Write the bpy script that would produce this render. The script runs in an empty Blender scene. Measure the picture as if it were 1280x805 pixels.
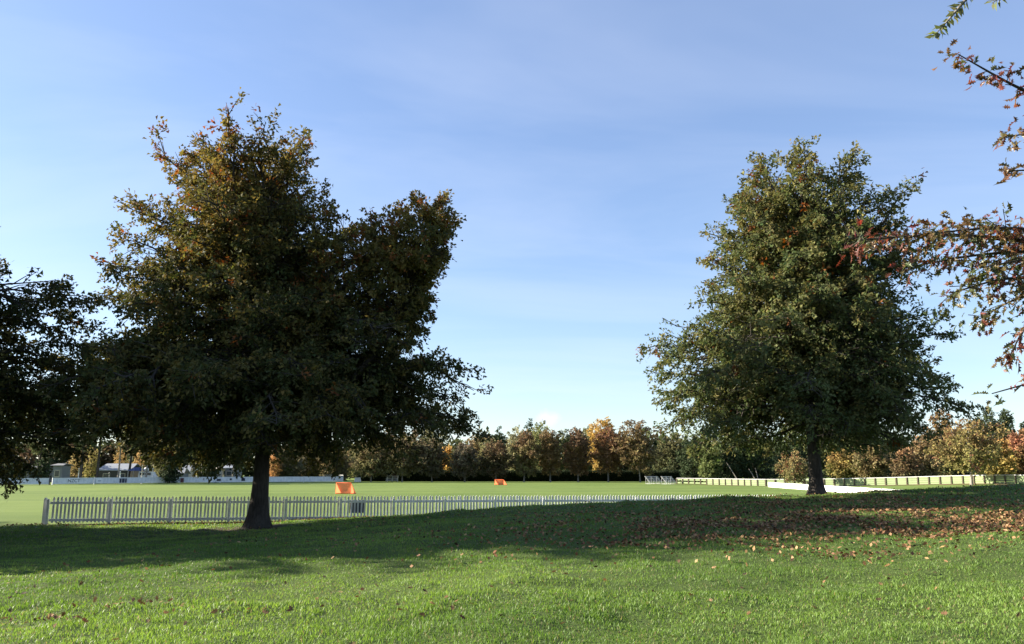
import bpy, math, random
import numpy as np
R = math.radians
random.seed(7)

# ------------------------------------------------------------------ camera
sc = bpy.context.scene
col = sc.collection
EYE = 1.95
PITCH = R(10.5)
F = 1000.0                      # focal length in pixels of the 1280 wide photograph
cam_d = bpy.data.cameras.new('camera')
cam_d.sensor_width = 36.0
cam_d.lens = F / 1280 * 36
cam_d.clip_start = 0.05
cam_d.clip_end = 20000
cam = bpy.data.objects.new('camera', cam_d)
cam.location = (0, 0, EYE)
cam.rotation_euler = (math.pi / 2 + PITCH, 0, 0)
col.objects.link(cam)
sc.camera = cam

# ------------------------------------------------------------------ sky, sun, exposure
SUN_AZ = 9.0     # degrees ahead of due left
SUN_EL = 22.5
SKY_STR = 0.095
world = bpy.data.worlds.new('World')
sc.world = world
world.use_nodes = True
wn = world.node_tree.nodes; wl = world.node_tree.links
wn.clear()
def N(tree, typ, **kw):
    n = tree.nodes.new(typ)
    for k, v in kw.items():
        setattr(n, k, v)
    return n
wt = world.node_tree
sky = N(wt, 'ShaderNodeTexSky', sky_type='NISHITA', sun_disc=False)
sky.sun_elevation = R(SUN_EL)
sky.sun_rotation = R(-(90 - SUN_AZ))
sky.altitude = 0
sky.air_density = 1.0
sky.dust_density = 0.4
sky.ozone_density = 4.0
tc = N(wt, 'ShaderNodeTexCoord')
sep = N(wt, 'ShaderNodeSeparateXYZ'); wl.new(tc.outputs['Generated'], sep.inputs[0])
add = N(wt, 'ShaderNodeMath', operation='ADD'); wl.new(sep.outputs['Z'], add.inputs[0]); add.inputs[1].default_value = 0.12
mx = N(wt, 'ShaderNodeMath', operation='MAXIMUM'); wl.new(add.outputs[0], mx.inputs[0]); mx.inputs[1].default_value = 0.05
dx = N(wt, 'ShaderNodeMath', operation='DIVIDE'); wl.new(sep.outputs['X'], dx.inputs[0]); wl.new(mx.outputs[0], dx.inputs[1])
dy = N(wt, 'ShaderNodeMath', operation='DIVIDE'); wl.new(sep.outputs['Y'], dy.inputs[0]); wl.new(mx.outputs[0], dy.inputs[1])
cmb = N(wt, 'ShaderNodeCombineXYZ'); wl.new(dx.outputs[0], cmb.inputs[0]); wl.new(dy.outputs[0], cmb.inputs[1])
mp = N(wt, 'ShaderNodeMapping'); wl.new(cmb.outputs[0], mp.inputs['Vector'])
mp.inputs['Scale'].default_value = (0.55, 1.25, 1); mp.inputs['Rotation'].default_value = (0, 0, R(12))
ns = N(wt, 'ShaderNodeTexNoise'); wl.new(mp.outputs[0], ns.inputs['Vector'])
ns.inputs['Scale'].default_value = 1.1; ns.inputs['Detail'].default_value = 5; ns.inputs['Roughness'].default_value = 0.55
ns.inputs['Distortion'].default_value = 0.5
cr = N(wt, 'ShaderNodeMapRange'); wl.new(ns.outputs['Fac'], cr.inputs['Value'])
cr.inputs['From Min'].default_value = 0.42; cr.inputs['From Max'].default_value = 0.80
cr.inputs['To Min'].default_value = 0.0; cr.inputs['To Max'].default_value = 0.25
# small fair-weather cumulus low over the far trees
def puff(px, py, size):
    d = ((px - 640) / F, 1.0, (402.5 - py) / F)
    v = np.array([d[0], math.cos(PITCH) - d[2] * math.sin(PITCH), math.sin(PITCH) + d[2] * math.cos(PITCH)])
    v /= np.linalg.norm(v)
    sub = N(wt, 'ShaderNodeVectorMath', operation='SUBTRACT'); wl.new(tc.outputs['Generated'], sub.inputs[0]); sub.inputs[1].default_value = tuple(v)
    ml = N(wt, 'ShaderNodeVectorMath', operation='MULTIPLY'); wl.new(sub.outputs[0], ml.inputs[0])
    ml.inputs[1].default_value = (1 / size[0], 0.0, 1 / size[1])
    ln = N(wt, 'ShaderNodeVectorMath', operation='LENGTH'); wl.new(ml.outputs[0], ln.inputs[0])
    n2 = N(wt, 'ShaderNodeTexNoise'); wl.new(tc.outputs['Generated'], n2.inputs['Vector'])
    n2.inputs['Scale'].default_value = 75; n2.inputs['Detail'].default_value = 4
    a = N(wt, 'ShaderNodeMath', operation='MULTIPLY_ADD'); wl.new(n2.outputs['Fac'], a.inputs[0]); a.inputs[1].default_value = 1.6
    wl.new(ln.outputs['Value'], a.inputs[2])
    m = N(wt, 'ShaderNodeMapRange'); wl.new(a.outputs[0], m.inputs['Value'])
    m.inputs['From Min'].default_value = 1.95; m.inputs['From Max'].default_value = 1.15
    m.inputs['To Min'].default_value = 0.0; m.inputs['To Max'].default_value = 0.75
    return m
p1 = puff(684, 524, (0.016, 0.011)); p2 = puff(622, 527, (0.022, 0.008))
mxx = N(wt, 'ShaderNodeMath', operation='MAXIMUM'); wl.new(p1.outputs[0], mxx.inputs[0]); wl.new(cr.outputs[0], mxx.inputs[1])
hs = N(wt, 'ShaderNodeHueSaturation'); wl.new(sky.outputs[0], hs.inputs['Color'])
hs.inputs['Hue'].default_value = 0.510; hs.inputs['Saturation'].default_value = 1.03; hs.inputs['Value'].default_value = 1.0
gm = N(wt, 'ShaderNodeGamma'); wl.new(hs.outputs[0], gm.inputs['Color']); gm.inputs['Gamma'].default_value = 0.75
mixc = N(wt, 'ShaderNodeMix', data_type='RGBA'); wl.new(mxx.outputs[0], mixc.inputs['Factor'])
wl.new(gm.outputs[0], mixc.inputs['A']); mixc.inputs['B'].default_value = (3.0, 3.2, 3.7, 1)
bg = N(wt, 'ShaderNodeBackground'); wl.new(mixc.outputs['Result'], bg.inputs['Color']); bg.inputs['Strength'].default_value = SKY_STR
wo = N(wt, 'ShaderNodeOutputWorld'); wl.new(bg.outputs[0], wo.inputs['Surface'])

sun_d = bpy.data.lights.new('sun', 'SUN')
sun_d.energy = 5.0; sun_d.angle = R(0.53); sun_d.color = (1.0, 0.90, 0.74)
sun = bpy.data.objects.new('sun', sun_d)
sun.rotation_euler = (R(90 - SUN_EL), 0, R(90 - SUN_AZ) + math.pi)
# -Z of the lamp must point away from the sun
from mathutils import Vector, Matrix, Euler
to_sun = Vector((-math.cos(R(SUN_AZ)) * math.cos(R(SUN_EL)), math.sin(R(SUN_AZ)) * math.cos(R(SUN_EL)), math.sin(R(SUN_EL))))
sun.rotation_euler = to_sun.to_track_quat('Z', 'Y').to_euler()
col.objects.link(sun)
sc.view_settings.view_transform = 'Standard'
sc.view_settings.look = 'None'
sc.view_settings.gamma = 1.0
sc.view_settings.use_curve_mapping = False
sc.view_settings.exposure = 1.9
sc.render.engine = 'CYCLES'
sc.cycles.max_bounces = 8
sc.cycles.transparent_max_bounces = 8

# ------------------------------------------------------------------ helpers
CP, SP = math.cos(PITCH), math.sin(PITCH)
def at(px, py, Y):
    """point of the place that lies at distance Y ahead and shows at this pixel of the photograph"""
    a = (px - 640) / F; b = (402.5 - py) / F
    d = np.array([a, CP - b * SP, SP + b * CP])
    s = Y / d[1]
    return np.array([d[0] * s, Y, EYE + d[2] * s])

def sstep(t):
    t = np.clip(t, 0, 1); return t * t * (3 - 2 * t)

def vnoise(x, y, seed=0):
    """smooth value noise"""
    x = np.asarray(x, float); y = np.asarray(y, float)
    xi = np.floor(x).astype(np.int64); yi = np.floor(y).astype(np.int64)
    fx = x - xi; fy = y - yi
    fx = fx * fx * (3 - 2 * fx); fy = fy * fy * (3 - 2 * fy)
    def h(a, b):
        n = (a * 374761393 + b * 668265263 + seed * 974634777) & 0x7fffffff
        n = ((n ^ (n >> 13)) * 1274126177) & 0x7fffffff
        n = (n ^ (n >> 16)) & 0xffff
        return n / 65535.0
    return (h(xi, yi) * (1 - fx) + h(xi + 1, yi) * fx) * (1 - fy) + (h(xi, yi + 1) * (1 - fx) + h(xi + 1, yi + 1) * fx) * fy

CX = [-60, -12, -9, -5.9, 0, 4.5, 7.3, 10.6, 13.7, 17.9, 30, 60]
CZ = [0, 0, 0.02, .27, .71, .90, 1.02, 1.12, 1.26, 1.54, 1.9, 2.0]
def H(x, y):
    x = np.asarray(x, float); y = np.asarray(y, float)
    crest = np.interp(x, CX, CZ)
    s = np.clip((y - 6) / 22.0, 0, 1)
    sp = s * (1.25 - 0.25 * s * s)
    z = 0.35 * (1 - sp) + crest * sp
    z = z * (1 - sstep((y - 28) / 7.0))
    bank = 1.3 * sstep((x - 30) / 35.0) * np.exp(-((y - 82) / 30.0) ** 2)
    z = z + bank
    near = 1 - sstep((y - 26) / 8.0)
    bump = (vnoise(x * 0.55, y * 0.55, 3) - .5) * 0.11 + (vnoise(x * 1.5 + 7, y * 1.5, 5) - .5) * 0.085 + (vnoise(x * 3.4, y * 3.4, 9) - .5) * 0.04
    return z + bump * near * sstep((y + 4) / 6)

def h1(x, y): return float(H(np.array([x]), np.array([y]))[0])

def tag(o, label=None, cat=None, group=None, kind=None):
    if label: o['label'] = label
    if cat: o['category'] = cat
    if group: o['group'] = group
    if kind: o['kind'] = kind
    return o

def link(name, me, parent=None, loc=None):
    o = bpy.data.objects.new(name, me)
    if loc is not None: o.location = loc
    col.objects.link(o)
    if parent is not None: o.parent = parent
    return o

def empty(name, loc, rz=0.0):
    o = bpy.data.objects.new(name, None)
    o.empty_display_size = 0.3
    o.location = loc; o.rotation_euler = (0, 0, rz)
    col.objects.link(o)
    return o

def mesh_np(name, verts, faces_flat, nper, mat, colors=None, smooth=False):
    """fast mesh: verts (N,3), faces_flat (M,nper)"""
    me = bpy.data.meshes.new(name)
    verts = np.asarray(verts, np.float32); faces_flat = np.asarray(faces_flat, np.int32)
    me.vertices.add(len(verts)); me.vertices.foreach_set('co', verts.ravel())
    m = len(faces_flat)
    me.loops.add(m * nper); me.loops.foreach_set('vertex_index', faces_flat.ravel())
    me.polygons.add(m)
    me.polygons.foreach_set('loop_start', np.arange(0, m * nper, nper, dtype=np.int32))
    me.polygons.foreach_set('loop_total', np.full(m, nper, np.int32))
    if smooth: me.polygons.foreach_set('use_smooth', np.ones(m, bool))
    me.update(calc_edges=True)
    if colors is not None:
        at_ = me.color_attributes.new('leafcol', 'FLOAT_COLOR', 'POINT')
        c = np.ones((len(verts), 4), np.float32); c[:, :3] = colors
        at_.data.foreach_set('color', c.ravel())
    me.materials.append(mat)
    return me

class MB:
    """mesh builder for small hard things"""
    def __init__(s): s.v = []; s.f = []; s.smooth = []
    def add(s, vs, fs, smooth=False):
        b = len(s.v); s.v += [tuple(map(float, p)) for p in vs]
        s.f += [tuple(b + i for i in f) for f in fs]; s.smooth += [smooth] * len(fs)
    def box(s, c, d, rz=0.0, taper=1.0, rx=0.0):
        cx, cy, cz = c; w, dd, h = d
        M = Matrix.Rotation(rz, 3, 'Z') @ Matrix.Rotation(rx, 3, 'X')
        vs = []
        for z in (-.5, .5):
            k = taper if z > 0 else 1.0
            for x, y in ((-.5, -.5), (.5, -.5), (.5, .5), (-.5, .5)):
                p = M @ Vector((x * w * k, y * dd * k, z * h)); vs.append((p.x + cx, p.y + cy, p.z + cz))
        s.add(vs, [(0, 3, 2, 1), (4, 5, 6, 7), (0, 1, 5, 4), (1, 2, 6, 5), (2, 3, 7, 6), (3, 0, 4, 7)])
        return s
    def beam(s, a, b, w, h):
        a = Vector(a); b = Vector(b); d = (b - a); L = d.length; d.normalize()
        up = Vector((0, 0, 1)) if abs(d.z) < .95 else Vector((0, 1, 0))
        sd = d.cross(up).normalized(); u = sd.cross(d)
        vs = []
        for p in (a, b):
            for i, j in ((-1, -1), (1, -1), (1, 1), (-1, 1)):
                q = p + sd * (i * w / 2) + u * (j * h / 2); vs.append(tuple(q))
        s.add(vs, [(0, 1, 2, 3), (7, 6, 5, 4), (0, 4, 5, 1), (1, 5, 6, 2), (2, 6, 7, 3), (3, 7, 4, 0)])
        return s
    def tube(s, pts, rad, n=8, cap=True):
        pts = [Vector(p) for p in pts]
        if not hasattr(rad, '__len__'): rad = [rad] * len(pts)
        vs = []; fs = []
        for i, p in enumerate(pts):
            t = (pts[min(i + 1, len(pts) - 1)] - pts[max(i - 1, 0)]).normalized()
            up = Vector((0, 0, 1)) if abs(t.z) < .9 else Vector((1, 0, 0))
            a = t.cross(up).normalized(); b = t.cross(a)
            for k in range(n):
                an = 2 * math.pi * k / n
                vs.append(tuple(p + (a * math.cos(an) + b * math.sin(an)) * rad[i]))
        for i in range(len(pts) - 1):
            for k in range(n):
                fs.append((i * n + k, i * n + (k + 1) % n, (i + 1) * n + (k + 1) % n, (i + 1) * n + k))
        if cap:
            fs.append(tuple(range(n))); fs.append(tuple((len(pts) - 1) * n + k for k in reversed(range(n))))
        s.add(vs, fs, True); return s
    def me(s, name, mat):
        m = bpy.data.meshes.new(name); m.from_pydata(s.v, [], s.f); m.materials.append(mat)
        m.polygons.foreach_set('use_smooth', s.smooth); m.update(); return m
    def build(s, name, mat, parent=None, loc=None):
        return link(name, s.me(name, mat), parent, loc)

# ------------------------------------------------------------------ materials
def new_mat(name):
    m = bpy.data.materials.new(name); m.use_nodes = True
    t = m.node_tree; t.nodes.clear()
    o = N(t, 'ShaderNodeOutputMaterial')
    return m, t, o

def leaf_mat(name, trans=0.35, rough=0.55, spec=0.25, sat=1.15, val=1.5):
    m, t, o = new_mat(name)
    a = N(t, 'ShaderNodeAttribute', attribute_name='leafcol')
    p = N(t, 'ShaderNodeBsdfPrincipled'); p.inputs['Roughness'].default_value = rough
    p.inputs['Specular IOR Level'].default_value = spec
    t.links.new(a.outputs['Color'], p.inputs['Base Color'])
    tr = N(t, 'ShaderNodeBsdfTranslucent')
    h = N(t, 'ShaderNodeHueSaturation'); h.inputs['Hue'].default_value = .49; h.inputs['Saturation'].default_value = sat; h.inputs['Value'].default_value = val
    t.links.new(a.outputs['Color'], h.inputs['Color']); t.links.new(h.outputs[0], tr.inputs['Color'])
    mix = N(t, 'ShaderNodeMixShader'); mix.inputs[0].default_value = trans
    t.links.new(p.outputs[0], mix.inputs[1]); t.links.new(tr.outputs[0], mix.inputs[2])
    t.links.new(mix.outputs[0], o.inputs['Surface'])
    return m

def paint(name, c, rough=0.6, spec=0.3, var=0.12, scale=6.0, metal=0.0, c2=None, bump=0.0):
    """coloured surface with blotchy wear"""
    m, t, o = new_mat(name)
    p = N(t, 'ShaderNodeBsdfPrincipled'); p.inputs['Roughness'].default_value = rough
    p.inputs['Specular IOR Level'].default_value = spec; p.inputs['Metallic'].default_value = metal
    tcn = N(t, 'ShaderNodeTexCoord')
    n = N(t, 'ShaderNodeTexNoise'); n.inputs['Scale'].default_value = scale; n.inputs['Detail'].default_value = 6
    t.links.new(tcn.outputs['Object'], n.inputs['Vector'])
    r = N(t, 'ShaderNodeValToRGB')
    c = tuple(c); d = tuple(c2) if c2 else tuple(x * (1 - 2.2 * var) for x in c)
    r.color_ramp.elements[0].position = .3; r.color_ramp.elements[0].color = (*d, 1)
    r.color_ramp.elements[1].position = .6; r.color_ramp.elements[1].color = (*c, 1)
    t.links.new(n.outputs['Fac'], r.inputs[0]); t.links.new(r.outputs[0], p.inputs['Base Color'])
    if bump:
        b = N(t, 'ShaderNodeBump'); b.inputs['Strength'].default_value = bump; b.inputs['Distance'].default_value = .05
        t.links.new(n.outputs['Fac'], b.inputs['Height']); t.links.new(b.outputs[0], p.inputs['Normal'])
    t.links.new(p.outputs[0], o.inputs['Surface'])
    return m

def bark_mat(name, c1, c2):
    m, t, o = new_mat(name)
    p = N(t, 'ShaderNodeBsdfPrincipled'); p.inputs['Roughness'].default_value = .9; p.inputs['Specular IOR Level'].default_value = .15
    tcn = N(t, 'ShaderNodeTexCoord'); mpn = N(t, 'ShaderNodeMapping'); mpn.inputs['Scale'].default_value = (9, 9, 1.6)
    t.links.new(tcn.outputs['Object'], mpn.inputs['Vector'])
    n = N(t, 'ShaderNodeTexNoise'); n.inputs['Scale'].default_value = 2.2; n.inputs['Detail'].default_value = 8; n.inputs['Roughness'].default_value = .65
    t.links.new(mpn.outputs[0], n.inputs['Vector'])
    n2 = N(t, 'ShaderNodeTexNoise'); n2.inputs['Scale'].default_value = 1.7; n2.inputs['Detail'].default_value = 3
    t.links.new(tcn.outputs['Object'], n2.inputs['Vector'])
    r = N(t, 'ShaderNodeValToRGB'); r.color_ramp.elements[0].color = (*c1, 1); r.color_ramp.elements[1].color = (*c2, 1)
    r.color_ramp.elements[0].position = .35; r.color_ramp.elements[1].position = .68
    mm = N(t, 'ShaderNodeMath', operation='MULTIPLY_ADD'); mm.inputs[1].default_value = .6
    t.links.new(n.outputs['Fac'], mm.inputs[0]); 
    m2 = N(t, 'ShaderNodeMath', operation='MULTIPLY'); m2.inputs[1].default_value = .4; t.links.new(n2.outputs['Fac'], m2.inputs[0]); t.links.new(m2.outputs[0], mm.inputs[2])
    t.links.new(mm.outputs[0], r.inputs[0]); t.links.new(r.outputs[0], p.inputs['Base Color'])
    b = N(t, 'ShaderNodeBump'); b.inputs['Strength'].default_value = .9; b.inputs['Distance'].default_value = .04
    t.links.new(n.outputs['Fac'], b.inputs['Height']); t.links.new(b.outputs[0], p.inputs['Normal'])
    t.links.new(p.outputs[0], o.inputs['Surface'])
    return m

M_LEAF = leaf_mat('oak_leaf', .30, .68, .12)
M_LEAF_FAR = leaf_mat('far_leaf', .28, .7, .12, .92, 1.3)
M_LEAF_NEAR = leaf_mat('near_oak_leaf', .42, .38, .4)
M_GRASS = leaf_mat('grass_blade', .38, .5, .25)
M_DRY = leaf_mat('dry_leaf', .12, .75, .12)
M_BARK = bark_mat('oak_bark', (.022, .019, .016), (.085, .075, .065))
M_BARK_PALE = bark_mat('pale_bark', (.11, .095, .08), (.34, .31, .27))
M_BARK_DARK = bark_mat('dark_bark', (.03, .026, .022), (.10, .085, .07))
M_WHITE = paint('white_paint', (.80, .80, .79), .5, .35, .05, 3)
M_PICKET = paint('picket_paint', (.70, .71, .73), .6, .3, .12, 3)
M_WHITE_W = paint('weathered_white', (.72, .73, .74), .6, .3, .10, 2)
M_NAVY = paint('navy_panel', (.012, .018, .05), .45, .4, .1, 2)
M_RED = paint('dark_red_panel', (.10, .015, .02), .5, .4, .1, 2)
M_GREYT = paint('grey_lettering', (.22, .25, .34), .6, .3, .05, 2)
M_CREAM = paint('cream_boards', (.20, .25, .13), .7, .2, .06, 1.2)
M_POST = paint('dark_timber', (.10, .085, .06), .85, .15, .15, 5)
M_ALU = paint('aluminium', (.55, .56, .58), .35, .5, .06, 4, metal=.6)
M_ORANGE = paint('orange_frame', (.85, .13, .03), .5, .3, .05, 4)
M_DIRT = paint('bare_earth', (.20, .14, .08), .95, .1, .15, 1.5)
M_STEEL = paint('galvanised', (.45, .46, .47), .45, .5, .06, 5, metal=.4)
M_ROOF = paint('light_roof', (.28, .30, .33), .5, .4, .06, 1)
M_BLUEROOF = paint('blue_awning', (.06, .09, .22), .6, .3, .08, 1)
M_WALL = paint('grey_wall', (.20, .21, .23), .8, .2, .06, 1)
M_WALLC = paint('cream_wall', (.55, .5, .4), .8, .2, .06, 1)
M_DARKW = paint('dark_opening', (.02, .02, .022), .3, .5, .1, 1)
M_GLASS = paint('window_glass', (.05, .06, .07), .08, .6, .05, 1)
M_RUBBER = paint('rubber', (.02, .02, .02), .8, .2, .1, 3)

def net_mat():
    m, t, o = new_mat('orange_net')
    p = N(t, 'ShaderNodeBsdfPrincipled'); p.inputs['Base Color'].default_value = (.85, .22, .08, 1); p.inputs['Roughness'].default_value = .6
    tr = N(t, 'ShaderNodeBsdfTranslucent'); tr.inputs['Color'].default_value = (.95, .28, .12, 1)
    mix = N(t, 'ShaderNodeMixShader'); mix.inputs[0].default_value = .45
    t.links.new(p.outputs[0], mix.inputs[1]); t.links.new(tr.outputs[0], mix.inputs[2])
    tp = N(t, 'ShaderNodeBsdfTransparent')
    tcn = N(t, 'ShaderNodeTexCoord'); w = N(t, 'ShaderNodeTexVoronoi'); w.inputs['Scale'].default_value = 28
    t.links.new(tcn.outputs['Object'], w.inputs['Vector'])
    g = N(t, 'ShaderNodeMath', operation='LESS_THAN'); g.inputs[1].default_value = .32; t.links.new(w.outputs['Distance'], g.inputs[0])
    k = N(t, 'ShaderNodeMath', operation='MULTIPLY'); k.inputs[1].default_value = .5; t.links.new(g.outputs[0], k.inputs[0])
    mx2 = N(t, 'ShaderNodeMixShader'); t.links.new(k.outputs[0], mx2.inputs[0])
    t.links.new(mix.outputs[0], mx2.inputs[1]); t.links.new(tp.outputs[0], mx2.inputs[2])
    t.links.new(mx2.outputs[0], o.inputs['Surface'])
    return m
M_NET = net_mat()

def ground_mat():
    m, t, o = new_mat('turf')
    p = N(t, 'ShaderNodeBsdfPrincipled'); p.inputs['Roughness'].default_value = .9; p.inputs['Specular IOR Level'].default_value = .1
    g = N(t, 'ShaderNodeNewGeometry'); s = N(t, 'ShaderNodeSeparateXYZ'); t.links.new(g.outputs['Position'], s.inputs[0])
    def noise(scale, det=5, vec=None, rough=.6):
        n = N(t, 'ShaderNodeTexNoise'); n.inputs['Scale'].default_value = scale; n.inputs['Detail'].default_value = det; n.inputs['Roughness'].default_value = rough
        t.links.new(vec if vec else g.outputs['Position'], n.inputs['Vector']); return n
    def ramp(src, a, b, pa=.35, pb=.65):
        r = N(t, 'ShaderNodeValToRGB'); r.color_ramp.elements[0].color = (*a, 1); r.color_ramp.elements[1].color = (*b, 1)
        r.color_ramp.elements[0].position = pa; r.color_ramp.elements[1].position = pb; t.links.new(src, r.inputs[0]); return r
    def mixn(f, a, b):
        x = N(t, 'ShaderNodeMix', data_type='RGBA'); t.links.new(f, x.inputs['Factor']); t.links.new(a, x.inputs['A']); t.links.new(b, x.inputs['B']); return x
    near = ramp(noise(.9).outputs['Fac'], (.035, .053, .014), (.068, .10, .026))
    fine = ramp(noise(38, 3).outputs['Fac'], (.028, .040, .012), (.11, .16, .042), .3, .72)
    nf = N(t, 'ShaderNodeValue'); nf.outputs[0].default_value = .55
    near2 = mixn(nf.outputs[0], near.outputs[0], fine.outputs[0])
    # mown field: long pale and dark mowing strips and blotches
    mpn = N(t, 'ShaderNodeMapping'); mpn.inputs['Scale'].default_value = (.006, .16, 1); mpn.inputs['Rotation'].default_value = (0, 0, R(-4)); t.links.new(g.outputs['Position'], mpn.inputs['Vector'])
    fs = ramp(noise(1.0, 4, mpn.outputs[0], .5).outputs['Fac'], (.088, .138, .030), (.158, .215, .05), .42, .58)
    fb = ramp(noise(.12, 5).outputs['Fac'], (.095, .142, .032), (.155, .20, .054), .35, .7)
    field = mixn(nf.outputs[0], fs.outputs[0], fb.outputs[0])
    ma = N(t, 'ShaderNodeMapRange', interpolation_type='SMOOTHSTEP'); ma.inputs['From Min'].default_value = 33.6; ma.inputs['From Max'].default_value = 35.6
    wob = N(t, 'ShaderNodeMath', operation='MULTIPLY_ADD'); wob.inputs[1].default_value = -.246; t.links.new(s.outputs['X'], wob.inputs[0]); t.links.new(s.outputs['Y'], wob.inputs[2])
    t.links.new(wob.outputs[0], ma.inputs['Value'])
    full = mixn(ma.outputs[0], near2.outputs['Result'], field.outputs['Result'])
    # bare worn earth round the two trunks
    for (tx, ty, tr_) in ((-8.64, 27.0, 1.5), (11.2, 29.0, 1.2)):
        dv = N(t, 'ShaderNodeVectorMath', operation='DISTANCE'); cb = N(t, 'ShaderNodeCombineXYZ')
        t.links.new(s.outputs['X'], cb.inputs[0]); t.links.new(s.outputs['Y'], cb.inputs[1])
        t.links.new(cb.outputs[0], dv.inputs[0]); dv.inputs[1].default_value = (tx, ty, 0)
        ad = N(t, 'ShaderNodeMath', operation='MULTIPLY_ADD'); t.links.new(noise(2.2, 4).outputs['Fac'], ad.inputs[0]); ad.inputs[1].default_value = 1.2; t.links.new(dv.outputs['Value'], ad.inputs[2])
        mr = N(t, 'ShaderNodeMapRange'); t.links.new(ad.outputs[0], mr.inputs['Value']); mr.inputs['From Min'].default_value = tr_ + .3; mr.inputs['From Max'].default_value = tr_ + .9
        mr.inputs['To Min'].default_value = .85; mr.inputs['To Max'].default_value = 0
        er = N(t, 'ShaderNodeRGB'); er.outputs[0].default_value = (.085, .062, .042, 1)
        full = mixn(mr.outputs[0], full.outputs['Result'], er.outputs[0])
    t.links.new(full.outputs['Result'], p.inputs['Base Color'])
    b = N(t, 'ShaderNodeBump'); b.inputs['Strength'].default_value = .6; b.inputs['Distance'].default_value = .03
    nb = noise(22, 4); t.links.new(nb.outputs['Fac'], b.inputs['Height']); t.links.new(b.outputs[0], p.inputs['Normal'])
    t.links.new(p.outputs[0], o.inputs['Surface'])
    return m
M_GROUND = ground_mat()

# ------------------------------------------------------------------ ground
def grid_axis(parts):
    a = []
    for lo, hi, st in parts: a += list(np.arange(lo, hi, st))
    a.append(parts[-1][1]); return np.array(a)
gx = grid_axis([(-3000, -400, 400), (-400, -100, 40), (-100, -32, 4), (-32, -24, .8), (-24, 24, .24), (24, 34, .8), (34, 100, 3), (100, 400, 40), (400, 3000, 400)])
gy = grid_axis([(-300, -40, 40), (-40, -4, 4), (-4, 4, .5), (4, 32, .24), (32, 40, .6), (40, 160, 5), (160, 400, 40), (400, 4000, 400)])
GX, GY = np.meshgrid(gx, gy)
GZ = H(GX, GY)
nx_, ny_ = len(gx), len(gy)
idx = np.arange(nx_ * ny_).reshape(ny_, nx_)
fq = np.stack([idx[:-1, :-1], idx[:-1, 1:], idx[1:, 1:], idx[1:, :-1]], -1).reshape(-1, 4)
ground = link('ground', mesh_np('ground', np.stack([GX, GY, GZ], -1).reshape(-1, 3), fq, 4, M_GROUND, smooth=True))
tag(ground, kind='structure')

# ------------------------------------------------------------------ foliage machinery
def unit(v):
    return v / np.maximum(np.linalg.norm(v, axis=-1, keepdims=True), 1e-9)

KITE = (np.array([[0, 0], [.48, -.5], [1, 0], [.48, .5]]), [(0, 1, 2, 3)])
TRI = (np.array([[0, .06], [.66, -.5], [1.0, .38]]), [(0, 1, 2)])
def lobed():
    # pin-oak leaf outline: base, lobes with deep sinuses, tip
    half = [(.0, .0), (.16, .07), (.20, .30), (.34, .10), (.44, .50), (.56, .09), (.68, .42), (.78, .09), (1.0, .0)]
    v = [(x, y) for x, y in half] + [(x, -y) for x, y in half[1:-1]]
    n = len(half)
    mid = len(v); v.append((.45, 0.0))
    L = list(range(n)); Rr = [0] + list(range(n, n + n - 2)) + [n - 1]
    f = []
    for i in range(n - 1): f.append((mid, L[i + 1], L[i]))
    for i in range(n - 1): f.append((mid, Rr[i], Rr[i + 1]))
    return np.array(v), f
LOBED = lobed()

def leaves_mesh(name, pos, dirs, k, size, wid, colr, mat, rng, droop=.35, spread=.9, jit=.06, up=.5, tmpl=KITE, curl=.12):
    """pos,dirs: (n,3) twig nodes; colr(n,3) node colours; k leaves each"""
    n = len(pos)
    P = np.repeat(pos, k, 0); D = np.repeat(dirs, k, 0); C = np.repeat(colr, k, 0)
    m = len(P)
    d = unit(D * .7 + rng.normal(size=(m, 3)) * spread * .6 + np.array([0, 0, -droop]))
    nr = unit(rng.normal(size=(m, 3)) * .75 + np.array([0, 0, up]))
    sd = unit(np.cross(d, nr)); nn = np.cross(sd, d)
    P = P + rng.normal(size=(m, 3)) * jit
    L = size * rng.uniform(.65, 1.25, m); W = wid * rng.uniform(.7, 1.2, m)
    tv, tf = tmpl
    V = len(tv)
    al = tv[:, 0]; ac = tv[:, 1]
    lift = -curl * al ** 2 + .25 * np.abs(ac)         # curled along, folded across
    vv = P[:, None, :] + d[:, None, :] * (al[None, :, None] * L[:, None, None]) + sd[:, None, :] * (ac[None, :, None] * W[:, None, None]) + nn[:, None, :] * (lift[None, :, None] * L[:, None, None])
    cc = C * .80 * rng.uniform(.65, 1.35, (m, 1)) * (1 + rng.normal(size=(m, 3)) * .05)
    cc = np.clip(np.repeat(cc, V, 0), .002, 1)
    tfa = np.array(tf)
    ff = (np.arange(m)[:, None, None] * V + tfa[None]).reshape(-1, tfa.shape[1])
    return mesh_np(name, vv.reshape(-1, 3), ff, tfa.shape[1], mat, cc)

def curve3(p0, p1, p2, n):
    t = np.linspace(0, 1, n)[:, None]
    return (1 - t) ** 2 * p0 + 2 * t * (1 - t) * p1 + t * t * p2

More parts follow.
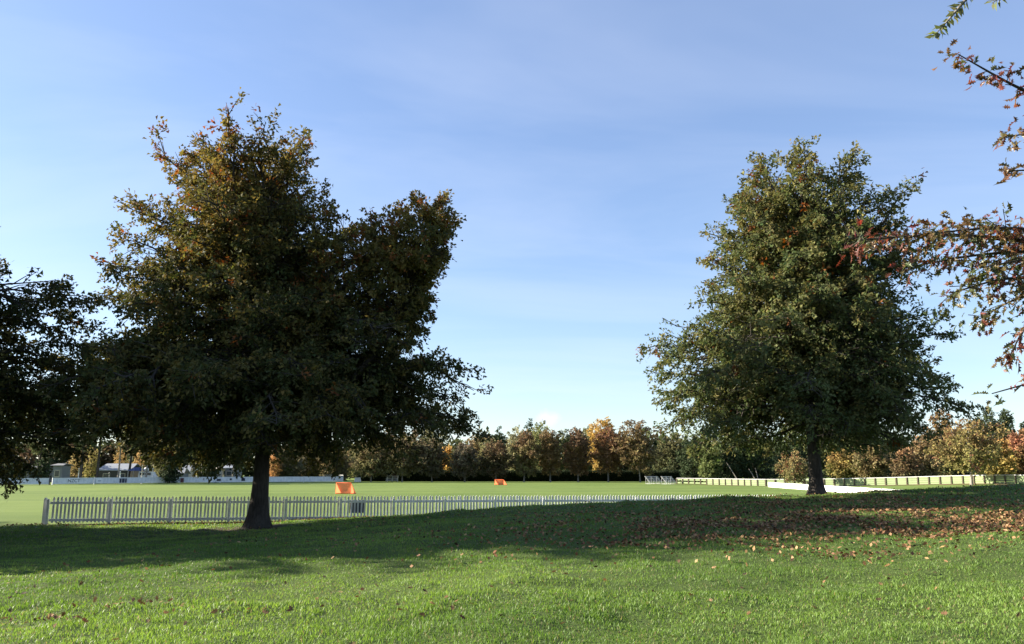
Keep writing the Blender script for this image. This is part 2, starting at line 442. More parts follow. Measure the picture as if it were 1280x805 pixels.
class Wood:
    def __init__(s): s.v = []; s.f = []; s.n = 0
    def tube(s, pts, r0, r1, sides=5, power=1.0):
        pts = np.asarray(pts); m = len(pts)
        t = np.gradient(pts, axis=0); t = unit(t)
        ref = np.where(np.abs(t[:, 2:3]) < .9, np.array([[0, 0, 1.]]), np.array([[1., 0, 0]]))
        a = unit(np.cross(t, ref)); b = np.cross(t, a)
        an = np.arange(sides) * 2 * np.pi / sides
        rr = r0 + (r1 - r0) * np.linspace(0, 1, m) ** power
        ring = pts[:, None, :] + (a[:, None, :] * np.cos(an)[None, :, None] + b[:, None, :] * np.sin(an)[None, :, None]) * rr[:, None, None]
        s.v.append(ring.reshape(-1, 3))
        i = np.arange(m - 1)[:, None] * sides; k = np.arange(sides)[None]; k2 = (k + 1) % sides
        f = np.stack([i + k, i + k2, i + sides + k2, i + sides + k], -1).reshape(-1, 4) + s.n
        s.f.append(f); s.n += m * sides
    def mesh(s, name, mat):
        return mesh_np(name, np.concatenate(s.v), np.concatenate(s.f), 4, mat, smooth=True)

def limb_foliage(P, rng, nodes, wood, seclen, ds, nstep, r_base, tmin=.22, vert=.42, sides2=3, rust=0., wood2=True):
    """side shoots along a limb; appends (pos, dir, rust) of leaf-bearing nodes"""
    seg = np.linalg.norm(np.diff(P, axis=0), axis=1); cum = np.concatenate([[0], np.cumsum(seg)]); L = cum[-1]
    ss = np.arange(tmin * L, L, ds)
    for j, s in enumerate(ss):
        tt = s / L
        p = np.array([np.interp(s, cum, P[:, c]) for c in range(3)])
        q = np.array([np.interp(min(s + .15, L), cum, P[:, c]) for c in range(3)])
        q0 = np.array([np.interp(max(s - .15, 0), cum, P[:, c]) for c in range(3)])
        tg = unit(q - q0)
        for sg in (-1, 1):
            if rng.random() < .12: continue
            a = sg * rng.uniform(.6, 1.25)
            ca, sa = math.cos(a), math.sin(a)
            d = np.array([tg[0] * ca - tg[1] * sa, tg[0] * sa + tg[1] * ca, tg[2] * .6 + rng.normal() * vert])
            d = unit(d)
            l = seclen * (.35 + .9 * (1 - tt)) * rng.uniform(.6, 1.25)
            m = max(2, int(l / nstep))
            e = p + d * l + np.array([0, 0, -.10 * l * l])
            c = curve3(p, p + d * l * .55 + np.array([0, 0, .05 * l]), e, m + 1)
            if wood2 and rng.random() < .7: wood.tube(c[[0, (m + 1) // 2, m]], r_base * (.5 - .3 * tt), .006, sides2)
            nodes.append((c[1:], np.repeat(d[None], m, 0), np.full(m, rust)))
    m = 3
    nodes.append((np.linspace(P[-2], P[-1], m), np.repeat(unit(P[-1] - P[-2])[None], m, 0), np.full(m, rust)))

def grow_leader(axis, zlo, zhi, env, nprim, rng, wood, nodes, elev, trunk_min, ds=.3, seclen=1.0, nstep=.19, r0=.07, rustf=None, wood2=True, tiprange=(.60, .94), sides=5):
    """axis(z)->(x,y); env(phi,z)->radius"""
    zz = np.linspace(zlo, zhi, 80)
    w = np.array([.25 + env(0, z) + env(math.pi, z) for z in zz]); w /= w.sum()
    cw = np.cumsum(w)
    order = (np.arange(nprim) + rng.random(nprim)) / nprim
    for i in range(nprim):
        zt = float(np.interp(order[i], cw, zz))
        phi = i * 2.39996 + rng.normal() * .25
        r = env(phi, zt) * (rng.uniform(*tiprange) if rng.random() > .13 else rng.uniform(.93, 1.03))
        if r < .15: r = .15
        fr = (zt - zlo) / (zhi - zlo)
        zs = zt - r * math.tan(elev(fr) + rng.normal() * .08)
        zs = min(max(zs, trunk_min + rng.random() * .4), zhi - .3)
        ax, ay = axis(zs); bx, by = axis(zt)
        p0 = np.array([ax, ay, zs]); p2 = np.array([bx + r * math.cos(phi), by + r * math.sin(phi), zt])
        L = np.linalg.norm(p2 - p0)
        p1 = (p0 + p2) / 2 + np.array([0, 0, .10 * L]) + rng.normal(size=3) * .05 * L
        P = curve3(p0, p1, p2, 9)
        P[1:-1] += rng.normal(size=(7, 3)) * .02 * L
        rb = r0 * (.35 + .65 * min(1, L / 6))
        wood.tube(P, rb, .012, sides)
        rust = rustf(fr, phi) if rustf else 0.
        limb_foliage(P, rng, nodes, wood, seclen * min(1.15, .35 + L / 6), ds, nstep, rb, rust=rust, wood2=wood2)

def env_from(zs, Ls, Rs, depth=.9):
    zs = np.array(zs); o = np.argsort(zs); zs = zs[o]; Ls = np.array(Ls)[o]; Rs = np.array(Rs)[o]
    def f(phi, z):
        c = math.cos(phi)
        lump = 1 + .07 * math.sin(3 * phi + z * 1.9) + .07 * math.sin(5 * phi - z * 2.7 + 1)
        side = np.interp(z, zs, Rs if c > 0 else Ls)
        dep = depth * .5 * (np.interp(z, zs, Rs) + np.interp(z, zs, Ls))
        return float(lump / math.sqrt((c / side) ** 2 + (1 - c * c) / dep ** 2))
    return f

def trunk_mesh(name, axis, z0, z1, r_at, mat, rng, sides=22, rings=40, lobes=5, seed=0):
    zz = z0 + (z1 - z0) * np.linspace(0, 1, rings) ** 1.5
    an = np.arange(sides) * 2 * np.pi / sides
    vs = []
    ph = rng.uniform(0, 6.28, 4)
    for z in zz:
        h = z - z0
        flare = math.exp(-h / .45)
        rad = r_at(h) * (1 + flare * (.22 * np.cos(lobes * an + ph[0]) + .10 * np.cos(3 * an + ph[1])) + .03 * np.cos(2 * an + ph[2] + h) + .02 * np.cos(7 * an + ph[3] + 2 * h))
        x, y = axis(z)
        vs.append(np.stack([x + rad * np.cos(an), y + rad * np.sin(an), np.full(sides, z)], -1))
    v = np.concatenate(vs)
    i = np.arange(rings - 1)[:, None] * sides; k = np.arange(sides)[None]; k2 = (k + 1) % sides
    f = np.stack([i + k, i + k2, i + sides + k2, i + sides + k], -1).reshape(-1, 4)
    return mesh_np(name, v, f, 4, mat, smooth=True)

def gather(nodes):
    return np.concatenate([n[0] for n in nodes]), np.concatenate([n[1] for n in nodes]), np.concatenate([n[2] for n in nodes])

def elev_oak(f):
    return float(np.interp(f, [0, .12, .35, .65, .88, 1], [-.35, -.18, .12, .42, .8, 1.15]))

def lerp_col(a, b, t):
    t = np.clip(t, 0, 1)[:, None]
    return np.array(a)[None] * (1 - t) + np.array(b)[None] * t

def oak(base, leaders, label, cat='tree', group=None, trunk_r=None, trunk_top=9.0, green=(.055, .068, .024), gold=(.20, .16, .05), rustc=(.22, .095, .035), seed=1, leaf=.17, k=12, name='oak_tree', mat=M_LEAF, noise_rust=.25):
    rng = np.random.default_rng(seed)
    root = empty(name, base); tag(root, label, cat, group or 'oaks on the lawn')
    b = np.array(base)
    wood = Wood(); nodes = []
    for ld in leaders:
        grow_leader(rng=rng, wood=wood, nodes=nodes, **ld)
    ax0 = leaders[0]['axis']
    tm = trunk_mesh('trunk', lambda z: ax0(z), -.25, trunk_top, trunk_r, M_BARK, rng)
    link('trunk', tm, root)
    link('branches', wood.mesh('branches', M_BARK), root)
    pos, dr, ru = gather(nodes)
    # foliage gathers in sprays with gaps between them
    nz = .6 * vnoise(pos[:, 0] * .95 + pos[:, 2] * .5, pos[:, 1] * .95 - pos[:, 2] * 1.1, seed) + .4 * vnoise(pos[:, 0] * 2.1 - pos[:, 2] * 1.7, pos[:, 1] * 2.1 + pos[:, 2] * 1.3, seed + 5)
    kp = rng.random(len(pos)) < np.clip((nz - .26) * 4.5, .05, 1)
    pos, dr, ru = pos[kp], dr[kp], ru[kp] + (nz[kp] - .5) * .8
    pos = pos + rng.normal(size=pos.shape) * .05
    ru = ru + rng.normal(size=len(ru)) * noise_rust
    c = lerp_col(green, gold, ru * 1.3)
    red = rng.random(len(c)) < np.clip(ru - .55, 0, .35)
    c[red] = np.array(rustc)
    me = leaves_mesh('crown', pos, dr, k, leaf, leaf * .72, c, mat, rng, tmpl=TRI, jit=.075)
    link('crown', me, root)
    print('OAK', label, len(pos) * k)
    return root

# ---- big oak left of centre
def big_oak():
    Yt = 27.0
    b3 = at(321, 664, Yt); base = (float(b3[0]), Yt, h1(b3[0], Yt))
    bx = base[0]
    def zpx(py): return at(321, py, Yt)[2] - base[2]
    def xpx(px, py): return at(px, py, Yt)[0] - bx
    A = [(163, 205, 380), (180, 180, 398), (200, 180, 408), (225, 178, 412), (250, 165, 428), (285, 150, 448), (320, 135, 465), (350, 118, 475), (380, 112, 505), (410, 95, 530), (440, 72, 565), (470, 48, 612), (500, 40, 652), (525, 35, 668), (545, 50, 652), (562, 95, 575), (578, 180, 450)]
    def ax(z):
        f = max(0, min(1, z / 13.5)); return (-.55 * f + .12 * math.sin(f * 7), .1 * math.sin(f * 5))
    zs = [zpx(a[0]) for a in A]
    Ls = [max(.1, -(xpx(a[1], a[0]) - ax(zpx(a[0]))[0])) for a in A]; Rs = [max(.1, xpx(a[2], a[0]) - ax(zpx(a[0]))[0]) for a in A]
    envA = env_from(zs, Ls, Rs, .82)
    def rustA(f, phi):
        v = max(0, (f - .42) / .5)
        return .10 + .5 * v + (.12 if math.cos(phi) < 0 else 0) * v
    LA = dict(axis=ax, zlo=min(zs), zhi=max(zs), env=envA, nprim=230, elev=elev_oak, trunk_min=2.5, ds=.26, seclen=1.45, nstep=.2, r0=.09, rustf=rustA)
    # second leader making the right-hand dome
    B = [(246, 520, 556), (262, 470, 566), (282, 430, 570), (303, 405, 574), (330, 380, 552), (360, 375, 538), (390, 380, 535), (415, 390, 532)]
    zt = zpx(246); zb = zpx(415)
    def bxz(z):
        f = (z - zb) / (zt - zb)
        px = np.interp(f, [-1.2, -.4, 0, .5, 1], [340, 430, 482, 505, 532])
        return (float((px - 321) * Yt / 1000 * 1.0), float(-.6 + .3 * f))
    zsB = [zpx(a[0]) for a in B]
    LsB = [max(.1, -(xpx(a[1], a[0]) - bxz(zpx(a[0]))[0])) for a in B]; RsB = [max(.1, xpx(a[2], a[0]) - bxz(zpx(a[0]))[0]) for a in B]
    envB = env_from(zsB, LsB, RsB, .95)
    LB = dict(axis=bxz, zlo=min(zsB), zhi=max(zsB), env=envB, nprim=90, elev=lambda f: .15 + .8 * f, trunk_min=zpx(430), ds=.26, seclen=1.3, nstep=.2, r0=.06, rustf=lambda f, phi: .22 + .25 * f + (.2 if math.cos(phi) < .2 else 0), wood2=True)
    # lesser leader filling the saddle between the two domes
    zc1 = zpx(292); zc0 = zpx(430)
    def cxz(z):
        f = (z - zc0) / (zc1 - zc0)
        return (float((np.interp(f, [-.6, 0, 1], [345, 395, 432]) - 321) * Yt / 1000), float(-1.3 - .5 * f))
    LC = dict(axis=cxz, zlo=zc0, zhi=zc1, env=lambda phi, z: .35 + 1.35 * math.sqrt(max(0, 1 - ((z - zc0) / (zc1 - zc0)) ** 2)), nprim=34, elev=lambda f: .15 + .8 * f, trunk_min=zpx(450), ds=.26, seclen=1.1, nstep=.2, r0=.05, rustf=lambda f, phi: .3 + .35 * f)
    root = oak(base, [LA, LB, LC], 'large dark oak with double-domed crown standing before the left picket fence', trunk_r=lambda h: .27 * (1 - h / 16) + .36 * math.exp(-h / .5), trunk_top=10.5, seed=11, leaf=.15)
    # ascending limb carrying the right dome
    w = Wood(); P = np.array([[*ax(z0), z0] for z0 in (3.6,)] + [[*bxz(z), z] for z in np.linspace(zb - 1.6, zt - .8, 9)])
    w.tube(P, .14, .03, 8)
    link('limb', w.mesh('limb', M_BARK), root)
    return root
BIG = big_oak()

# ---- oak on the right-hand rise
def right_oak():
    Yt = 29.0
    b3 = at(1021, 615, Yt); base = (float(b3[0]), Yt, h1(b3[0], Yt))
    bx = base[0]
    def zpx(py): return at(1021, py, Yt)[2] - base[2]
    def xpx(px, py): return at(px, py, Yt)[0] - bx
    A = [(195, 945, 1040), (205, 928, 1085), (215, 922, 1112), (240, 915, 1130), (270, 890, 1142), (300, 880, 1152), (330, 868, 1155), (360, 848, 1160), (390, 822, 1168), (420, 802, 1174), (450, 794, 1172), (480, 800, 1168), (500, 808, 1165), (520, 792, 1172), (535, 794, 1178), (550, 815, 1150), (562, 865, 1110)]
    def ax(z):
        f = max(0, min(1, z / 12)); return (.055 * min(max(z, 0), 4) - .5 * f, .15 * math.sin(f * 4))
    zs = [zpx(a[0]) for a in A]
    Ls = [max(.1, -(xpx(a[1], a[0]) - ax(zpx(a[0]))[0])) for a in A]; Rs = [max(.1, xpx(a[2], a[0]) - ax(zpx(a[0]))[0]) for a in A]
    env = env_from(zs, Ls, Rs, .95)
    LA = dict(axis=ax, zlo=min(zs), zhi=max(zs), env=env, nprim=230, elev=elev_oak, trunk_min=1.9, ds=.26, seclen=1.4, nstep=.2, r0=.08, rustf=lambda f, phi: .05 + .35 * f)
    return oak(base, [LA], 'broad green oak standing alone on the grassy rise at right', trunk_r=lambda h: .235 * (1 - h / 15) + .33 * math.exp(-h / .30), trunk_top=9.5, seed=23, leaf=.148, green=(.090, .118, .046), gold=(.19, .17, .062), rustc=(.2, .085, .03))
RO = right_oak()

# ---- oak cut by the left edge of the picture
def edge_oak(X, Y, label, seed, nprim, rot=0.0):
    base = (X, Y, h1(X, Y))
    def ax(z): return (.2 * math.sin(z * .4), .15 * math.sin(z * .5 + 1))
    zs = [1.6, 2.3, 3.2, 4.2, 4.9, 5.6, 6.6, 7.6, 8.6, 10, 11.5, 13.0, 14.0]
    Rs = [6.4, 8.2, 8.7, 8.0, 7.0, 8.8, 8.4, 7.4, 6.2, 4.8, 3.9, 2.6, .6]
    Ls = [6.8, 8.2, 8.6, 8.2, 8.0, 7.6, 7.2, 6.8, 6.3, 5.4, 4.2, 2.6, .6]
    LA = dict(axis=ax, zlo=1.6, zhi=14.0, env=env_from(zs, Ls, Rs, .93), nprim=nprim, elev=elev_oak, trunk_min=2.4, ds=.28, seclen=1.45, nstep=.2, r0=.09, rustf=lambda f, phi: .05 + .5 * max(0, f - .4))
    return oak(base, [LA], label, trunk_r=lambda h: .27 * (1 - h / 16) + .28 * math.exp(-h / .5), trunk_top=10.5, seed=seed, leaf=.155, green=(.038, .05, .018))
EO = edge_oak(-20.6, 22.3, 'dark oak crown cut off by the left edge of the photo', 31, 255)

def copy_tree(src, loc, rz, label, scale=1.0):
    o = src.copy(); col.objects.link(o); o.location = loc; o.rotation_euler = (0, 0, rz); o.scale = (scale,) * 3
    o['label'] = label
    for ch in src.children:
        c = ch.copy(); col.objects.link(c); c.parent = o
    return o
copy_tree(EO, (-35.5, 26.5, 0), 2.1, 'unseen oak added beyond the left edge to shade its neighbours', 1.0)  # out-of-view copy of the edge oak, added for the shade it casts

# ---- near oak at right whose limbs reach into the picture
def near_oak():
    rng = np.random.default_rng(5)
    X, Y = 11.2, 10.2
    base = np.array([X, Y, h1(X, Y)])
    root = empty('oak_tree', tuple(base)); tag(root, 'near oak with russet leafy limbs reaching in at the right edge', 'tree', 'oaks on the lawn')
    def ax(z): return (.1 * math.sin(z), .08 * math.sin(z * 1.3))
    link('trunk', trunk_mesh('trunk', ax, -.2, 9.5, lambda h: .24 * (1 - h / 11) + .22 * math.exp(-h / .4), M_BARK, rng), root)
    wood = Wood(); nodes = []
    def limb(pts, r0, zs, sec, ds=.16, rust=.5, tmin=.3, vert=.35):
        P = [np.array([*ax(zs), zs]) + base] + [at(*p) for p in pts]
        P = np.array(P)
        # resample smooth
        t = np.arange(len(P)); tt = np.linspace(0, len(P) - 1, 22)
        Q = np.stack([np.interp(tt, t, P[:, c]) for c in range(3)], -1)
        for _ in range(3): Q[1:-1] = (Q[:-2] + Q[1:-1] * 2 + Q[2:]) / 4
        Q = Q - base
        wood.tube(Q, r0, .006, 6)
        limb_foliage(Q, rng, nodes, wood, sec, ds, .085, .02, tmin=tmin, vert=vert, rust=rust)
    limb([(1450, 330, 9.6), (1300, 302, 9.0), (1180, 292, 8.7), (1075, 300, 8.6)], .06, 3.3, .55, .085, .62, .3, .55)
    limb([(1450, 300, 9.2), (1310, 288, 8.6), (1240, 284, 8.4), (1160, 292, 8.3)], .04, 3.6, .5, .085, .42, .3, .55)
    limb([(1450, 330, 9.6), (1310, 312, 9.0), (1220, 318, 8.8), (1130, 335, 8.7)], .04, 3.2, .42, .11, .5, .35, .5)
    limb([(1460, 380, 9.4), (1320, 345, 8.7), (1250, 348, 8.4), (1190, 366, 8.2)], .04, 2.9, .5, .085, .3, .3, .55)
    limb([(1460, 390, 9.8), (1330, 362, 9.3), (1270, 372, 9.0), (1225, 398, 8.9)], .03, 2.8, .42, .10, .3, .35, .5)
    limb([(1460, 360, 9.0), (1330, 325, 8.3), (1290, 322, 8.1), (1225, 335, 8.0)], .03, 3.0, .42, .10, .25, .35, .5)
    limb([(1460, 430, 9.2), (1340, 388, 8.5), (1285, 400, 8.2), (1262, 445, 8.1)], .03, 2.6, .3, .12, .6, .35, .5)
    limb([(1450, 60, 9.0), (1330, 130, 8.4), (1275, 112, 8.2), (1198, 68, 8.1)], .045, 5.0, .3, .12, .8, .35)
    limb([(1450, 120, 9.0), (1340, 160, 8.4), (1290, 165, 8.3), (1258, 172, 8.2)], .03, 4.8, .28, .12, .55, .45)
    limb([(1450, 180, 9.0), (1340, 215, 8.5), (1296, 212, 8.4), (1256, 214, 8.3)], .03, 4.3, .16, .25, .8, .5)
    limb([(1440, 470, 9.0), (1330, 470, 8.5), (1290, 478, 8.4), (1240, 492, 8.3)], .025, 2.4, .05, .6, .3, .85)
    # limbs on the unseen side
    for i in range(10):
        phi = -1.2 + i * .28 + rng.normal() * .1; z0 = 2.6 + i % 6 * 1.1; L = 3.6 - .28 * (z0 - 2.6)
        p0 = np.array([*ax(z0), z0]); p2 = p0 + np.array([L * math.cos(phi), L * math.sin(phi), .5])
        P = curve3(p0, (p0 + p2) / 2 + np.array([0, 0, .4]), p2, 9); wood.tube(P, .06, .01, 5)
        limb_foliage(P, rng, nodes, wood, .6, .25, .12, .03, rust=.35)
    link('branches', wood.mesh('branches', M_BARK), root)
    pos, dr, ru = gather(nodes)
    ru = ru + rng.normal(size=len(ru)) * .3
    c = lerp_col((.075, .10, .034), (.20, .115, .05), ru * 1.2)
    red = rng.random(len(c)) < np.clip(ru - .22, 0, .7)
    rc = lerp_col((.20, .088, .05), (.18, .055, .042), rng.random(red.sum()))
    c[red] = rc
    pos = pos + rng.normal(size=pos.shape) * .03
    link('crown', leaves_mesh('crown', pos, dr, 3, .12, .066, c, M_LEAF_NEAR, rng, droop=.55, spread=.8, jit=.05, up=.6, tmpl=LOBED, curl=.2), root)
    print('near oak leaves', len(pos) * 2)
    return root
near_oak()

# hanging green spray at the top right corner (another near tree)
def hanging_spray():
    rng = np.random.default_rng(9)
    X, Y = 8.6, 6.4
    base = np.array([X, Y, h1(X, Y)])
    root = empty('leafy_tree', tuple(base)); tag(root, 'near tree with a green leafy shoot hanging into the top right corner', 'tree')
    def ax(z): return (.06 * math.sin(z), 0.)
    link('trunk', trunk_mesh('trunk', ax, -.2, 7.5, lambda h: .16 * (1 - h / 9) + .15 * math.exp(-h / .3), M_BARK_PALE, rng, sides=14, rings=24), root)
    wood = Wood(); nodes = []
    for pts, z0 in (([(1400, -150, 6.4), (1290, -90, 6.2), (1215, -10, 6.1), (1190, 20, 6.1), (1168, 44, 6.1)], 4.6), ([(1450, -170, 6.6), (1360, -120, 6.4), (1290, -30, 6.3), (1240, 4, 6.3)], 4.9)):
        P = np.array([np.array([*ax(z0), z0]) + base] + [at(*p) for p in pts]) - base
        t = np.arange(len(P)); tt = np.linspace(0, len(P) - 1, 20)
        Q = np.stack([np.interp(tt, t, P[:, c]) for c in range(3)], -1)
        for _ in range(2): Q[1:-1] = (Q[:-2] + Q[1:-1] * 2 + Q[2:]) / 4
        wood.tube(Q, .035, .003, 5)
        tt = np.linspace(.35, 1, 70); ii = tt * (len(Q) - 1)
        pos = np.stack([np.interp(ii, np.arange(len(Q)), Q[:, c]) for c in range(3)], -1)
        tg = unit(np.gradient(pos, axis=0)); sd = unit(np.cross(tg, np.array([0, 1., 0])))
        sg = np.where(np.arange(70) % 2 == 0, 1, -1)[:, None]
        nodes.append((pos, unit(tg * .6 + sd * sg * .8), np.zeros(70)))
    link('branches', wood.mesh('branches', M_BARK_PALE), root)
    pos, dr, ru = gather(nodes)
    c = lerp_col((.11, .14, .045), (.20, .2, .08), rng.random(len(pos)))
    link('crown', leaves_mesh('crown', pos, dr, 1, .085, .034, c, M_LEAF_NEAR, rng, droop=.25, spread=.35, jit=.005, up=.4, curl=.1), root)
hanging_spray()

# ------------------------------------------------------------------ front picket fence
def front_fence():
    A = np.array([at(59, 652, 30.2)[0], 30.2]); B = np.array([12.6, 37.6])
    d = B - A; L = np.linalg.norm(d); d /= L; ang = math.atan2(d[1], d[0])
    nrm = np.array([d[1], -d[0]])       # towards the camera
    root = empty('picket_fence', (A[0], A[1], 0)); tag(root, 'long low white picket fence running behind the big oak', 'fence')
    def zb(s):                            # ground dips a little to the right
        return -.005 * s
    step = 0.1315
    pk = MB(); w, t, h = .072, .02, 1.0
    prof = [(-w / 2, .06), (w / 2, .06), (w / 2, h - .06), (0, h), (-w / 2, h - .06)]
    vs = [(x, -t / 2, z) for x, z in prof] + [(x, t / 2, z) for x, z in prof]
    fs = [(0, 1, 2, 3, 4), (9, 8, 7, 6, 5)] + [(i, i + 5, (i + 1) % 5 + 5, (i + 1) % 5) for i in range(5)]
    pk.add(vs, fs); pkm = pk.me('picket', M_PICKET)
    n = int(L / step)
    rng = random.Random(4)
    for i in range(n):
        s = .16 + i * step
        o = link('picket', pkm, root, (d[0] * s, d[1] * s, zb(s) + rng.uniform(-.014, .014)))
        o.rotation_euler = (rng.uniform(-.012, .012), rng.gauss(0, .011), ang + rng.uniform(-.04, .04))
    bay = step * 16
    npost = int(L / bay) + 1
    pm = MB(); pm.box((0, 0, .33), (.08, .08, 1.06)); pm.box((0, 0, .885), (.08, .08, .05), taper=.45); pmm = pm.me('post', M_PICKET)
    for i in range(npost):
        s = i * bay
        off = nrm * .099
        link('post', pmm, root, (d[0] * s + off[0], d[1] * s + off[1], zb(s))).rotation_euler = (0, 0, ang)
        if i < npost - 1:
            for zr in (.15, .77):
                r = MB(); a = s + .052; b = s + bay - .052
                o1 = nrm * .036
                r.beam((d[0] * a + o1[0], d[1] * a + o1[1], zb(a) + zr), (d[0] * b + o1[0], d[1] * b + o1[1], zb(b) + zr), .045, .09)
                r.build('rail', M_PICKET, root)
    # thick corner post at the open end
    e = MB(); e.box((0, 0, .36), (.10, .10, 1.10)); e.box((0, 0, .935), (.10, .10, .05), taper=.4)
    e.build('end_post', M_PICKET, root, (-.12 * d[0], -.12 * d[1], 0)).rotation_euler = (0, 0, ang)
    # navy board hung on the far side of the pickets
    s = (at(438, 640, 31.6)[0] - A[0]) / d[0]
    p = A + d * s - nrm * .045
    bd = empty('sign_board', (p[0], p[1], .28), ang); tag(bd, 'small navy blue board hung behind the white pickets', 'sign')
    m = MB(); m.box((0, 0, .24), (.55, .018, .46)); m.build('panel', M_NAVY, bd)
    m = MB()
    for z in (.0, .48): m.box((0, 0, z), (.59, .026, .02))
    for x in (-.287, .287): m.box((x, 0, .24), (.02, .026, .455))
    m.build('frame', M_NAVY, bd)
front_fence()

# ------------------------------------------------------------------ orange training goals
def goal(px, py, Y, w, h, rz, label):
    p = at(px, py, Y)
    root = empty('training_goal', (p[0], p[1], 0), rz); tag(root, label, 'goal', 'orange training goals on the field')
    d = .75; r = .022
    f = MB()
    f.tube([(-w / 2, 0, .02), (-w / 2, 0, h), (w / 2, 0, h), (w / 2, 0, .02)], r, 8)
    f.build('front_frame', M_ORANGE, root)
    b = MB(); b.tube([(-w / 2, 0, .022), (-w / 2, d, .022), (w / 2, d, .022), (w / 2, 0, .022)], r, 8); b.build('base_frame', M_ORANGE, root)
    def sag(a, b_, c, e, nm):
        n = 8; vs = []; fs = []
        for i in range(n + 1):
            for j in range(n + 1):
                u = i / n; v = j / n
                P = (Vector(a) * (1 - u) + Vector(b_) * u) * (1 - v) + (Vector(e) * (1 - u) + Vector(c) * u) * v
                k = math.sin(math.pi * u) * math.sin(math.pi * v) * .07
                vs.append((P.x, P.y - k * .6, P.z - k))
        for i in range(n):
            for j in range(n): fs.append((i * (n + 1) + j, (i + 1) * (n + 1) + j, (i + 1) * (n + 1) + j + 1, i * (n + 1) + j + 1))
        m = MB(); m.add(vs, fs, True); m.build(nm, M_NET, root)
    sag((-w / 2, 0, h), (w / 2, 0, h), (w / 2, d, .03), (-w / 2, d, .03), 'back_net')
    for s in (-1, 1):
        m = MB(); m.add([(s * w / 2, 0, .03), (s * w / 2, 0, h), (s * w / 2, d, .03)], [(0, 1, 2)]); m.build('side_net', M_NET, root)
goal(429, 616, 69.0, 1.55, .92, R(-24), 'larger nearer orange mesh training goal seen just right of the oak trunk')
goal(624, 605.5, 110.0, 1.55, .72, R(-38), 'smaller farther orange mesh training goal near the hedge')

# ------------------------------------------------------------------ boundary fence with advertising boards, far left
def text_mesh(txt, size, mat, parent, loc, rz):
    cu = bpy.data.curves.new('lettering', 'FONT'); cu.body = txt; cu.size = size; cu.align_x = 'CENTER'; cu.align_y = 'CENTER'; cu.extrude = .004
    tmp = bpy.data.objects.new('tmp', cu); col.objects.link(tmp)
    dg = bpy.context.evaluated_depsgraph_get()
    me = bpy.data.meshes.new_from_object(tmp.evaluated_get(dg)); bpy.data.objects.remove(tmp)
    me.materials.clear(); me.materials.append(mat)
    o = link('lettering', me, parent, loc); o.rotation_euler = (math.pi / 2, 0, rz); return o

def boundary():
    def P(px):
        Y = np.interp(px, [-120, 0, 64, 230, 430], [100, 107, 111, 126, 138]); q = at(px, 590, Y); return np.array([q[0], Y])
    root = empty('boundary_fence', (*P(-120), 0)); tag(root, 'low white boundary fence with advertising boards beyond the field at left', 'fence')
    o0 = np.array([*P(-120), 0])
    edges = [-120, -62, 2, 63, 67, 119, 178, 226, 276, 330, 380, 430]
    panel_id = 0
    for i in range(len(edges) - 1):
        a, b = edges[i], edges[i + 1]
        A = P(a); B = P(b); d = B - A; L = np.linalg.norm(d); d /= L; ang = math.atan2(d[1], d[0])
        n = np.array([d[1], -d[0]])
        mid = (A + B) / 2
        def loc(v, z, off=0.0): return (v[0] + n[0] * off - o0[0], v[1] + n[1] * off - o0[1], z)
        if b - a > 10:
            m = MB(); m.box((0, 0, .48), (L - .14, .03, .78)); m.build('board', M_WHITE_W, root, loc(mid, 0)).rotation_euler = (0, 0, ang)
            m = MB()
            k = int(L / .45)
            for j in range(k):
                m.box((-L / 2 + .3 + j * (L - .6) / max(1, k - 1), 0, .47), (.05, .02, .66))
            m.build('batten_strip', M_WHITE, root, loc(mid, 0, .03)).rotation_euler = (0, 0, ang)
            m = MB(); m.box((0, 0, .895), (L - .1, .09, .05)); m.build('top_rail', M_WHITE, root, loc(mid, 0, .0)).rotation_euler = (0, 0, ang)
        m = MB(); m.box((0, 0, .45), (.12, .12, .98)); m.build('post', M_WHITE_W if i != 3 else M_NAVY, root, loc(A, 0, .0)).rotation_euler = (0, 0, ang)
    def plate(px, wpx, mat, txt=None, tm=None, h=.5, z=.5, size=.42):
        A = P(px - wpx / 2); B = P(px + wpx / 2); d = B - A; L = np.linalg.norm(d); d /= L; ang = math.atan2(d[1], d[0]); n = np.array([d[1], -d[0]])
        mid = (A + B) / 2 + n * .075
        if mat:
            m = MB(); m.box((0, 0, z), (L, .03, h)); m.build('advert_panel', mat, root, (mid[0] - o0[0], mid[1] - o0[1], 0)).rotation_euler = (0, 0, ang)
        if txt:
            q = mid + n * .03
            text_mesh(txt, size, tm, root, (q[0] - o0[0], q[1] - o0[1], z), ang)
    plate(28, 18, M_WHITE, 'NZCT', M_NAVY, .6, .5, .62); plate(93, 14, M_WHITE, 'NZCT', M_NAVY, .6, .5, .62)
    plate(125, 9, M_WHITE, 'IIIIII', M_GREYT, .6, .46, .3)
    plate(154.5, 9, M_NAVY, None, None, .62, .47)
    plate(229.5, 7, M_RED, None, None, .66, .44); plate(252, 7.5, M_RED, None, None, .34, .6)
    plate(274, 5, M_NAVY, None, None, .3, .45); plate(289, 2.4, M_NAVY, None, None, .28, .55); plate(304.5, 4.5, M_NAVY, None, None, .42, .5)
    plate(206, 22, M_WHITE, 'IIIIIIIIIIIII', M_GREYT, .5, .5, .26)
boundary()

